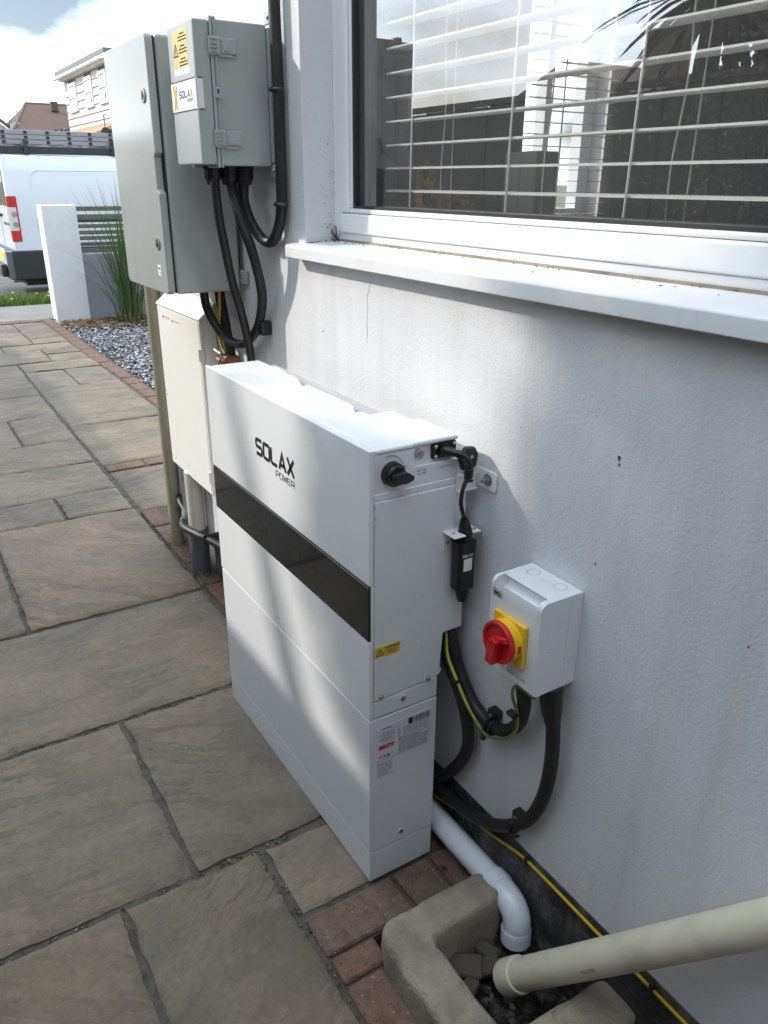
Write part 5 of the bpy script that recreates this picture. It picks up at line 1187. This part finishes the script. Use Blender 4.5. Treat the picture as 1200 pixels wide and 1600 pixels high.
# ------------------------------------------------------------------ white van at the kerb
RZ = -.29
van = thing('parked_van', (-12.15, 3.2, RZ), 'white panel van parked on the road with ladders on its roof', 'van')
VX1, VX0, VY0, VY1 = -11.2, -13.1, .90, 5.7
def f(mb):
    prof = [(VX1 + .02, .02), (VX1, .25), (VX1, .95), (VX1 - .04, 1.30), (VX1 - .10, 1.56), (VX1 - .20, 1.615), (VX1 - .5, 1.64), (VX0 + .5, 1.64), (VX0 + .20, 1.615), (VX0 + .10, 1.56), (VX0 + .04, 1.30), (VX0, .95), (VX0, .25), (VX0 - .02, .02)]
    ys = [(VY0, 0), (VY0 + .05, 0), (VY1 - 1.5, 0), (VY1 - .9, 1), (VY1 - .05, 2)]
    rings = []
    for y, st in ys:
        r = []
        for x, z in prof:
            zz = z if st == 0 else min(z, 1.30 - .1) if st == 1 else min(z, .72)
            inset = .03 if y == VY0 else (.1 if st == 2 else 0)
            cx = (VX0 + VX1) / 2; r.append(mb.bm.verts.new((cx + (x - cx) * (1 - inset * .5), y, zz - (.02 if y == VY0 and z > 1 else 0))))
        rings.append(r)
    for i in range(len(rings) - 1):
        for k in range(len(prof)): mb.bm.faces.new((rings[i][k], rings[i][(k + 1) % len(prof)], rings[i + 1][(k + 1) % len(prof)], rings[i + 1][k]))
    mb.bm.faces.new(rings[0]); mb.bm.faces.new(rings[-1][::-1]); bmesh.ops.recalc_face_normals(mb.bm, faces=mb.bm.faces)
part('body', van, m_van, f, 50)
def rrect(y0, y1, z0, z1, r, n=6):
    o = []
    for cx, cz, a0 in ((y1 - r, z1 - r, 0), (y0 + r, z1 - r, 90), (y0 + r, z0 + r, 180), (y1 - r, z0 + r, 270)):
        o += [(cx + r * math.cos(R(a0 + 90 * k / n)), cz + r * math.sin(R(a0 + 90 * k / n))) for k in range(n + 1)]
    return o
def side_x(z): return VX1 if z < .95 else VX1 - .04 * (z - .95) / .35 if z < 1.30 else VX1 - .04 - .06 * (z - 1.30) / .26
def f(mb):
    # pressed side panel: a raised rim following the body curve
    P = rrect(1.22, 3.0, .60, 1.40, .13)
    for dd_, mi in ((0, 0),):
        mb.tube([(side_x(z) + .001, y, z) for y, z in P + [P[0]]], .007, 6, False)
part('side_panel_pressing', van, m_van, f, 60)
part('door_seam', van, m_gasket, lambda mb: (mb.tube([(VX1 - .012, VY0 + .062, .42), (VX1 - .012, VY0 + .062, .95), (VX1 - .05, VY0 + .062, 1.3), (VX1 - .11, VY0 + .062, 1.54)], .004, 5), mb.box((VX1 - .952, VY0 - .003, .42), (VX1 - .948, VY0 + .01, 1.5)), mb.tube([(VX1 - .16, VY0 + .02, 1.60), (VX1 - .11, 3.2, 1.556)], .004, 5)), 0)
part('rear_window', van, m_blackglass, lambda mb: (mb.box((VX1 - .86, VY0 - .006, .95), (VX1 - .22, VY0 + .004, 1.42), .004, 1), mb.box((VX1 - 1.68, VY0 - .006, .95), (VX1 - 1.04, VY0 + .004, 1.42), .004, 1)), 30)
part('door_handle', van, m_vanblack, lambda mb: mb.box((VX1 - .92, VY0 - .03, .80), (VX1 - .75, VY0 - .002, .84), .008, 2), 40)
for a, b in ((.70, .52), (.42, .24)): part('model_badge', van, m_vanblack, lambda mb: mb.box((VX1 - a, VY0 - .006, .70), (VX1 - b, VY0 - .001, .733)), 0)
for sx in (0, 1):
    xo = VX1 if sx == 0 else VX0; sg = 1 if sx == 0 else -1
    tl = part('tail_lamp', van, m_lampred, lambda mb: mb.prism([(xo + sg * .006, VY0 + .105), (xo + sg * .008, VY0 + .02), (xo - sg * .02, VY0 - .018), (xo - sg * .12, VY0 - .016), (xo - sg * .12, VY0 + .10)], 'z', .50, 1.08, .008, 2), 40)
    part('clear_lens', tl, m_lampclear, lambda mb: (mb.prism([(xo + sg * .010, VY0 + .085), (xo + sg * .011, VY0 + .022), (xo - sg * .018, VY0 - .0225), (xo - sg * .09, VY0 - .021), (xo - sg * .09, VY0 + .06)], 'z', .64, .94, .006, 2)), 40)
    for z in (.72, .85): part('reverse_lamp', tl, m_dsteel, lambda mb: mb.cyl((xo + sg * .012, VY0 + .05, z), (xo + sg * .014, VY0 + .05, z), .035, seg=16), 40)
part('rear_bumper', van, m_vanblack, lambda mb: mb.prism([(VX1 + .022, VY0 + .62), (VX1 + .022, VY0 - .06), (VX1 - .10, VY0 - .12), (VX0 + .10, VY0 - .12), (VX0 - .022, VY0 - .06), (VX0 - .022, VY0 + .62)], 'z', .0, .385, .02, 3), 40)
part('rear_step', van, m_vanblack, lambda mb: mb.box((VX0 + .25, VY0 - .20, .03), (VX1 - .20, VY0 - .12, .20), .02, 2), 40)
npl = part('number_plate', van, m_plate, lambda mb: mb.box((VX1 - .80, VY0 - .128, .24), (VX1 - .28, VY0 - .1205, .35), .003, 1), 30)
part('plate_surround', van, m_van, lambda mb: mb.box((VX1 - .90, VY0 - .1215, .16), (VX1 - .18, VY0 - .119, .40), .001, 1), 30)
part('sill_trim', van, m_vanblack, lambda mb: mb.box((VX1 - .06, VY0 + .64, .02), (VX1 + .016, VY1 - .4, .14), .01, 2), 40)
part('exhaust_pipe', van, m_dsteel, lambda mb: mb.tube([(VX1 - .35, VY0 + .8, .0), (VX1 - .35, VY0 - .05, -.03)], .04, 14), 50)
part('underbody', van, m_vanblack, lambda mb: mb.box((VX0 + .2, VY0 + .1, -.10), (VX1 - .2, VY1 - .3, .019)), 0)
for y in (VY0 + 1.05, VY1 - .95):
    for x, sg in ((VX1, 1), (VX0, -1)):
        w = part('wheel', van, m_gasket, lambda mb: mb.tube([(x - sg * .20, y, RZ + .32), (x - sg * .19, y, RZ + .32), (x - sg * .01, y, RZ + .32), (x + sg * .0, y, RZ + .32)], [.29, .32, .32, .28], 32), 40)
        part('rim', w, m_dsteel, lambda mb: mb.tube([(x + sg * .002, y, RZ + .32), (x + sg * .012, y, RZ + .32), (x - sg * .0, y, RZ + .32)], [.21, .19, .10], 24), 40)
rk_ = part('roof_rack', van, m_vanblack, lambda mb: ([mb.box((VX0 + .12, y - .03, 1.60), (VX1 - .12, y + .03, 1.715), .01, 1) for y in (VY0 + .35, 2.4, 3.9)], mb.box((VX1 - .24, VY0 + .02, 1.60), (VX1 - .17, 4.1, 1.70), .01, 1), mb.box((VX0 + .17, VY0 + .02, 1.60), (VX0 + .24, 4.1, 1.70), .01, 1), mb.cyl((VX1 - .17, VY0 + .35, 1.70), (VX1 - .17, VY0 + .35, 1.78), .02), mb.cyl((VX1 - .17, 2.4, 1.70), (VX1 - .17, 2.4, 1.80), .02)), 30)
lad = thing('extension_ladder', (-11.6, 2.6, 1.72), 'triple aluminium extension ladder lying on the van roof rack', 'ladder')
for s in range(3):
    z = 1.722 + s * .060
    for x in (VX1 - .28, VX1 - .70):
        part('rail', lad, m_alu, lambda mb: mb.box((x - .028, .20, z), (x + .028, 4.6, z + .056), .004, 1), 30)
    for k in range(16):
        y = .42 + k * .28
        if s == 0 and k == 0:
            rg0 = part('rung', lad, m_alu, lambda mb: mb.box((VX1 - .73, y, z + .006), (VX1 - .2508, y + .055, z + .050)), 0, loc=(VX1 - .49, y, z))
            rb0 = part('rung_bore', rg0, m_gasket, lambda mb: mb.box((VX1 - .2506, y + .004, z + .009), (VX1 - .2494, y + .051, z + .047)), 0)
        else:
            q = inst(rg0, 'rung', (VX1 - .49, y, z), lad); inst(rb0, 'rung_bore', (VX1 - .49, y, z), q)
part('end_hook', lad, m_vanblack, lambda mb: mb.prism([(2.28, 1.904), (2.46, 1.904), (2.42, 1.945), (2.36, 1.975), (2.32, 1.96)], 'x', VX1 - .31, VX1 - .25, .004, 1), 30)
part('clamp_spindle', lad, m_vanblack, lambda mb: mb.tube([(VX1 - .28, 2.36, 1.96), (VX1 - .28, 2.36, 2.13), (VX1 - .28, 2.39, 2.13)], .006, 6), 30)

# ------------------------------------------------------------------ houses and planting across the road
hs = thing('clad_house', (-31.8, 9.5, -.2), 'pale board clad two storey house with flat roof and three narrow windows', 'house')
HX0, HX1, HY = -35.55, -28.35, 7.08
part('wall', hs, m_shadowgap, lambda mb: mb.box((HX0 + .02, HY, -.2), (HX1 - .02, 15, 4.96)), 0)  # dark backing; shadow lines between boards are put into its colour
wins = [(-34.75, -33.60), (-32.10, -31.15), (-30.05, -29.15)]; wz0, wz1 = 3.80, 4.66
def board_x(z0, z1):
    segs = []; x = HX0
    for a, b in wins:
        if z1 > wz0 + .01 and z0 < wz1 - .01: segs.append((x, a - .06)); x = b + .06
    segs.append((x, HX1)); return segs
bm_cache = {}
nb = 22; pitch = .262
for k in range(nb):
    z0 = -.15 + k * pitch
    if z0 + .1 > 4.95: break
    for a, b in board_x(z0, z0 + pitch):
        L_ = round(b - a, 2)
        if L_ not in bm_cache:
            mb = MB(); mb.prism([(-.022, 0), (-.034, 0), (-.010, pitch - .018), (-.002, pitch - .018)], 'x', -(b - a) / 2, (b - a) / 2)
            bm_cache[L_] = obj('cladding_board', mb, m_clad, hs, 0, loc=(0, 0, 0)); bm_cache[L_].location = Vector(((a + b) / 2, HY, z0)) - hs.location
        else: inst(bm_cache[L_], 'cladding_board', ((a + b) / 2, HY, z0), hs)
ed = MB(); ed.prism([(-.022, 0), (-.034, 0), (-.010, pitch - .018), (-.002, pitch - .018)], 'x', -4, 4)
e0 = None
for k in range(19):
    z0 = -.15 + k * pitch
    if e0 is None: e0 = obj('cladding_board', ed, m_clad, hs, 0, loc=(0, 0, 0)); e0.location = Vector((HX1 - .02, 11.04, z0)) - hs.location; e0.rotation_euler = (0, 0, R(90))
    else: inst(e0, 'cladding_board', (HX1 - .02, 11.04, z0), hs, (0, 0, R(90)))
for a, b in wins:
    fr = part('window', hs, m_upvc, lambda mb: (mb.box((a - .05, HY - .06, wz0 - .05), (a + .06, HY - .002, wz1 + .05)), mb.box((b - .06, HY - .06, wz0 - .05), (b + .05, HY - .002, wz1 + .05)), mb.box((a + .06, HY - .06, wz0 - .05), (b - .06, HY - .002, wz0 + .06)), mb.box((a + .06, HY - .06, wz1 - .06), (b - .06, HY - .002, wz1 + .05)), mb.box((a + .06, HY - .055, 4.20), (b - .06, HY - .002, 4.27)), mb.box((a - .09, HY - .10, wz0 - .09), (b + .09, HY - .002, wz0 - .052))), 0)
    part('pane', fr, m_blackglass, lambda mb: (mb.box((a + .061, HY - .03, wz0 + .061), (b - .061, HY - .003, 4.199)), mb.box((a + .061, HY - .03, 4.271), (b - .061, HY - .003, wz1 - .061))), 0)
    part('net_curtain', fr, m_stickwhite, lambda mb: (mb.box((a + .09, HY - .034, wz0 + .09), (b - .30, HY - .031, 4.16)), mb.box((a + .09, HY - .034, 4.30), (b - .20, HY - .031, wz1 - .09))), 0)
rf = part('roof', hs, m_roofedge, lambda mb: mb.box((HX0 - .25, HY - .28, 5.06), (HX1 + .25, 15.2, 5.20), .01, 1), 30)
part('fascia', hs, m_upvc, lambda mb: mb.box((HX0 - .22, HY - .26, 4.93), (HX1 + .22, 15.1, 5.058)), 0)
part('soffit', hs, m_upvc, lambda mb: mb.box((HX0 - .10, HY - .20, 4.865), (HX1 + .10, 15.0, 4.928)), 0)
part('gutter', hs, m_upvc, lambda mb: mb.tube([(HX0 - .22, HY - .33, 4.93), (HX1 + .22, HY - .33, 4.945)], .055, 10), 50)
ln = part('porch_roof', hs, m_tileor, lambda mb: mb.prism([(HY - .001, 3.10), (HY - .001, 3.02), (HY - 1.5, 2.42), (HY - 1.5, 2.50)], 'x', -34.8, -27.0), 0)
for r in range(6):
    y1 = HY - .02 - r * .245
    part('tile_course', ln, m_tileor, lambda mb: [mb.box((-34.8 + k * .26, y1 - .26, 0), (-34.8 + k * .26 + .25, y1, .02), rot=Matrix.Rotation(R(21.5), 3, 'X'), piv=(-34.8 + k * .26, y1, 0)) for k in range(30)] and bmesh.ops.translate(mb.bm, verts=mb.bm.verts, vec=Vector((0, 0, 3.105 - .40 * (HY - y1)))), 0)
part('porch_post', hs, m_upvc, lambda mb: [mb.box((x, HY - 1.48, -.2), (x + .1, HY - 1.38, 2.45)) for x in (-34.5, -31, -27.3)], 0)
bh = thing('brown_roof_house', (-43.5, 9.5, -.2), 'red brick house with a large brown hipped tile roof in the distance', 'house')
part('wall', bh, m_rbrick, lambda mb: mb.box((-47.5, 5.9, -.2), (-40.2, 14.5, 3.15)), 0)
def f(mb):
    e = [(-39.9, 5.55, 3.1), (-39.9, 14.9, 3.1), (-47.8, 14.9, 3.1), (-47.8, 5.55, 3.1)]; r1, r2 = (-43.8, 6.95, 4.62), (-43.8, 13.6, 4.62)
    mb.poly([e[0], e[1], r2, r1]); mb.poly([e[3], e[0], r1]); mb.poly([e[1], e[2], r2]); mb.poly([e[2], e[3], r1, r2]); mb.poly(e[::-1])
rfb = part('roof', bh, m_tile, f, 0)
def f(mb):
    rn = random.Random(3)
    for r in range(16):
        t0 = r / 16; z = 3.1 + 1.52 * t0; x = -39.9 - 3.9 * t0; y0, y1 = 5.55 + 1.4 * t0, 14.9 - 1.3 * t0
        mb.box((x - .27, y0, z + .012), (x, y1, z + .05), rot=Matrix.Rotation(R(-21), 3, 'Y').inverted(), piv=(x, y0, z))
part('tile_course', rfb, m_tile, f, 0)
part('ridge_tile', rfb, m_tile, lambda mb: (mb.tube([(-43.8, 6.95, 4.63), (-43.8, 13.6, 4.63)], .09, 8), mb.tube([(-43.8, 6.95, 4.62), (-39.9, 5.55, 3.12)], .08, 8)), 60)
part('vent', rfb, m_tile, lambda mb: mb.box((-43.0, 7.9, 4.3), (-42.7, 8.2, 4.72)), 0)
gh = thing('cream_gable_house', (-46.5, 4, -.2), 'cream gabled house edge with brown roof at the far left', 'house')
part('wall', gh, m_cream_wall, lambda mb: mb.prism([(1.5, -.2), (5.75, -.2), (5.75, 3.25), (3.6, 5.0), (1.5, 3.3)], 'x', -50, -41.5), 0)
part('roof', gh, m_tile, lambda mb: (mb.prism([(6.0, 3.15), (6.0, 3.30), (3.6, 5.25), (3.6, 5.08)], 'x', -50.2, -41.3), mb.prism([(1.2, 3.15), (1.2, 3.30), (3.6, 5.25), (3.6, 5.08)], 'x', -50.2, -41.3)), 0)
part('barge_board', gh, m_upvc, lambda mb: mb.prism([(6.0, 3.05), (6.0, 3.14), (3.6, 5.07), (3.6, 4.95)], 'x', -41.4, -41.28), 0)
ch = part('chimney', gh, m_rbrick, lambda mb: mb.box((-46.2, 4.75, 3.6), (-45.6, 5.35, 4.9)), 0)
part('satellite_dish', gh, m_dsteel, lambda mb: (mb.tube([(-41.1, 5.95, 3.35), (-41.06, 5.95, 3.36), (-40.98, 5.95, 3.38)], [.04, .2, .3], 18), mb.tube([(-41.3, 5.9, 3.2), (-41.1, 5.95, 3.35)], .03, 6), mb.tube([(-41.05, 6.0, 3.3), (-41.0, 6.05, 4.2)], .018, 5), mb.tube([(-41.0, 5.8, 4.1), (-41.0, 6.3, 4.1)], .014, 5)), 40)

def leaf_cloud(mb, c, rad, n, size, rn, hollow=.35, mats=1, gate=-.12):
    for k in range(n):
        while True:
            v = Vector((rn.uniform(-1, 1), rn.uniform(-1, 1), rn.uniform(-1, 1)))
            if hollow < v.length < 1: break
        if mn.noise(v * 2.3 + Vector(c) * .7) < gate: continue
        p = Vector(c) + Vector((v.x * rad[0], v.y * rad[1], v.z * rad[2])) * (1 + .28 * mn.noise(v * 3 + Vector(c)))
        a = Vector((rn.gauss(0, 1), rn.gauss(0, 1), rn.gauss(0, 1))).normalized(); b = a.cross(Vector((rn.gauss(0, 1), rn.gauss(0, 1), rn.gauss(0, 1)))).normalized()
        s = size * rn.uniform(.6, 1.4); mb.mi = rn.randrange(mats)
        mb.poly([p - a * s, p + b * s * .38, p + a * s, p - b * s * .38])
def bush(x, y, z, rad, n, size, label, seed, mats):
    t = thing('garden_bush', (x, y, z - rad[2]), label, 'bush'); rn = random.Random(seed)
    mb = MB(); leaf_cloud(mb, (x, y, z), rad, n, size, rn, .3, len(mats)); obj('foliage', mb, mats, t, 0)
    part('stem', t, m_trunk, lambda mb: [mb.tube([(x, y, -.3), (x + rn.uniform(-.3, .3) * rad[0], y + rn.uniform(-.3, .3), z), (x + rn.uniform(-.7, .7) * rad[0], y + rn.uniform(-.7, .7) * rad[1], z + rad[2] * .6)], [.06, .04, .01], 6) for k in range(6)], 50)
bush(-36.5, 7.05, 2.1, (.9, 1.0, 1.15), 2600, .10, 'dark green garden bush in front of the brown roof', 11, [m_bush])
bush(-37.2, 5.75, 1.9, (.9, .8, 1.1), 1500, .09, 'dry thin hedge bush left of the dark green bush', 12, [m_bush, m_bushdry])
bush(-37.0, 8.2, 1.9, (.8, .7, 1.1), 1200, .09, 'dry brownish bush against the clad house corner', 13, [m_bushdry, m_bush])

# ------------------------------------------------------------------ across the side passage: what the window reflects and what shades the path
fe = thing('boundary_fence', (-3, -1.94, 0), 'stained close board fence across the passage, reflected in the window', 'fence')
fb0 = None; FT = 1.655
for k in range(84):
    x = -8.6 + k * .1425
    if fb0 is None: fb0 = part('fence_board', fe, m_fence, lambda mb: mb.box((x, -1.925, -.1), (x + .138, -1.907, FT - .01), .003, 1), 30, loc=(x, -1.916, 0))
    else: inst(fb0, 'fence_board', (x, -1.916 + (.006 if k % 2 else 0), random.uniform(-.006, .006)), fe)
for k in range(7): part('post', fe, m_fence, lambda mb: mb.box((-8.6 + k * 1.99, -2.03, -.1), (-8.5 + k * 1.99, -1.93, FT)), 30)
part('cap_rail', fe, m_fence, lambda mb: mb.box((-8.62, -1.95, FT), (3.4, -1.89, FT + .025)), 0)
for z in (.3, 1.4): part('back_rail', fe, m_fence, lambda mb: mb.box((-8.6, -1.985, z), (3.37, -1.93, z + .07)), 0)
def sword_tree(x, y, zc, label, seed, n=150, ln=.85, lean=(0, 0)):
    t = thing('cordyline_palm', (x, y, -.1), label, 'palm'); rn = random.Random(seed); top = (x + lean[0], y + lean[1], zc)
    part('trunk', t, m_trunk, lambda mb: mb.tube(smooth_path([(x, y, -.15), (x + lean[0] * .3, y + lean[1] * .3, zc * .5), top], 6), [.085 - .0025 * k for k in range(13)], 10), 60)
    mb = MB()
    for k in range(n):
        a = rn.uniform(0, 6.283); el = rn.uniform(-.55, 1.35); l = ln * rn.uniform(.7, 1.1); w = rn.uniform(.018, .030)
        dx, dy, dz = math.cos(a) * math.cos(el), math.sin(a) * math.cos(el), math.sin(el)
        s = Vector((-math.sin(a), math.cos(a), 0)); P = [Vector(top) + Vector((dx * l * q, dy * l * q, dz * l * q - .38 * l * q * q * math.cos(el))) for q in (.02, .3, .6, .85, 1)]
        for i in range(4):
            wa, wb = w * (.5, 1, 1, .6, 0)[i], w * (.5, 1, 1, .6, 0)[i + 1]
            if i < 3: mb.poly([P[i] - s * wa, P[i] + s * wa, P[i + 1] + s * wb, P[i + 1] - s * wb])
            else: mb.poly([P[i] - s * wa, P[i] + s * wa, P[i + 1]])
    obj('leaves', mb, m_cord_l, t, 0)
sword_tree(-1.95, -2.75, 2.15, 'cordyline palm with sword leaves just beyond the boundary fence', 21, 120, .62)
def tree(x, y, limbs, clumps, dens, size, label, seed):
    t = thing('evergreen_tree', (x, y, -.15), label, 'tree'); rn = random.Random(seed)
    def f(mb):
        mb.tube(smooth_path([(x, y, -.2), (x + .05, y, 1.1), (x - .02, y, 2.1), (x + .12, y - .05, 3.4), (x + .1, y, 5.0)], 4), [.17 - .0075 * k for k in range(17)], 12)
        for pts, r in limbs:
            p = smooth_path(pts, 5); mb.tube(p, [r * (1 - .82 * (k / len(p)) ** 1.6) for k in range(len(p))], 9)
    part('trunk', t, m_trunk, f, 60)
    mb = MB()
    for c, r in clumps: leaf_cloud(mb, c, r, int(dens * r[0] * r[1] * r[2]), size, rn, .02, 1, -.5)
    obj('crown', mb, m_ever, t, 0)
tree(-2.1, -3.6, [([(-2.12, -3.6, 2.0), (-2.9, -3.6, 2.62), (-3.7, -3.6, 2.85), (-4.08, -3.6, 3.12), (-4.24, -3.6, 3.45), (-4.36, -3.6, 3.74), (-4.41, -3.6, 3.86)], .068),
                  ([(-2.1, -3.6, 2.4), (-3.0, -3.62, 2.9), (-3.75, -3.62, 3.2), (-3.97, -3.6, 3.55), (-4.05, -3.6, 3.72)], .045), ([(-2.05, -3.6, 2.5), (-1.7, -3.7, 3.4), (-1.6, -3.7, 4.4)], .08)],
    [((-3.26, -3.6, 3.25), (.52, .5, .48)), ((-2.98, -3.65, 3.95), (.58, .5, .55)), ((-2.75, -3.7, 4.75), (.8, .7, .7)), ((-2.55, -3.7, 3.4), (.75, .7, .7)), ((-1.75, -3.75, 2.35), (.88, .7, .80)), ((-3.22, -3.5, 3.5), (.52, .4, .7)), ((-2.0, -3.7, 4.5), (.8, .7, .9))],
    17000, .060, 'broad dense evergreen tree beyond the boundary fence', 31)
nb_ = thing('neighbour_bungalow', (-12.4, -14, -.2), 'neighbouring bungalow with a gabled brown roof beyond the fence', 'house')
part('wall', nb_, m_cream_wall, lambda mb: mb.prism([(-15.2, -.2), (-9.6, -.2), (-9.6, 2.35), (-12.4, 3.4), (-15.2, 2.35)], 'y', -19, -12.0), 0)
part('roof', nb_, m_tile, lambda mb: (mb.prism([(-12.4, 3.60), (-12.4, 3.42), (-9.3, 2.22), (-9.3, 2.38)], 'y', -19.2, -11.7), mb.prism([(-12.4, 3.60), (-12.4, 3.42), (-15.5, 2.22), (-15.5, 2.38)], 'y', -19.2, -11.7)), 0)
nw = part('window', nb_, m_upvc, lambda mb: (mb.box((-13.2, -12.0, .9), (-11.6, -11.95, 2.1)),), 0)
for a, b in ((-13.1, -12.45), (-12.35, -11.7)): part('pane', nw, m_blackglass, lambda mb: mb.box((a, -11.949, 1.0), (b, -11.94, 2.0)), 0)
part('chimney', nb_, m_rbrick, lambda mb: mb.box((-12.8, -15, 3.2), (-12.0, -14.4, 4.4)), 0)
nh = thing('sky_blocker_house', (4.5, -6, -.2), 'tall cream house-shaped block added behind the camera to cut sky light', 'house')  # unseen; put in to keep sky light off the near ground and wall
part('wall', nh, m_cream_wall, lambda mb: mb.box((.6, -9, -.2), (9, -4.3, 4.6)), 0)
part('roof', nh, m_tile, lambda mb: mb.prism([(-9.3, 4.55), (-4.05, 4.55), (-6.6, 6.9)], 'x', .4, 9.2), 0)
part('window', nh, m_upvc, lambda mb: mb.box((2.4, -4.3, 2.6), (3.6, -4.25, 3.8)), 0)
ge = thing('sky_blocker_extension', (5.5, -1.3, -.2), 'grey rendered block added across the passage to cut light from the east', 'light blocker')  # unseen block, added so the east-facing sides get less sky
part('wall', ge, m_greywall, lambda mb: mb.box((3.4, -2.7, -.2), (8.4, -.003, 4.4)), 0)
part('roof', ge, m_roofedge, lambda mb: mb.box((3.3, -2.8, 4.402), (8.45, -.003, 4.55)), 0)
part('door', ge, m_upvc, lambda mb: mb.box((3.34, -1.8, 0), (3.399, -.9, 2.05)), 0)
sh = thing('light_blocker_shed', (1.5, -1.56, 0), 'low dark shed-shaped block added beside the camera to darken the lower wall', 'shed')  # unseen; added to darken the foot of the wall and near slabs
part('wall', sh, m_fence, lambda mb: mb.box((.25, -1.87, 0), (2.8, -1.27, 1.70)), 0)
part('roof', sh, m_roofedge, lambda mb: mb.prism([(-1.885, 1.84), (-1.20, 1.72), (-1.20, 1.705), (-1.885, 1.705)], 'x', .18, 2.87), 0)
for x in (.9, 1.6): part('door', sh, m_fence, lambda mb: mb.box((x, -1.269, .05), (x + .66, -1.245, 1.62), .004, 1), 30)
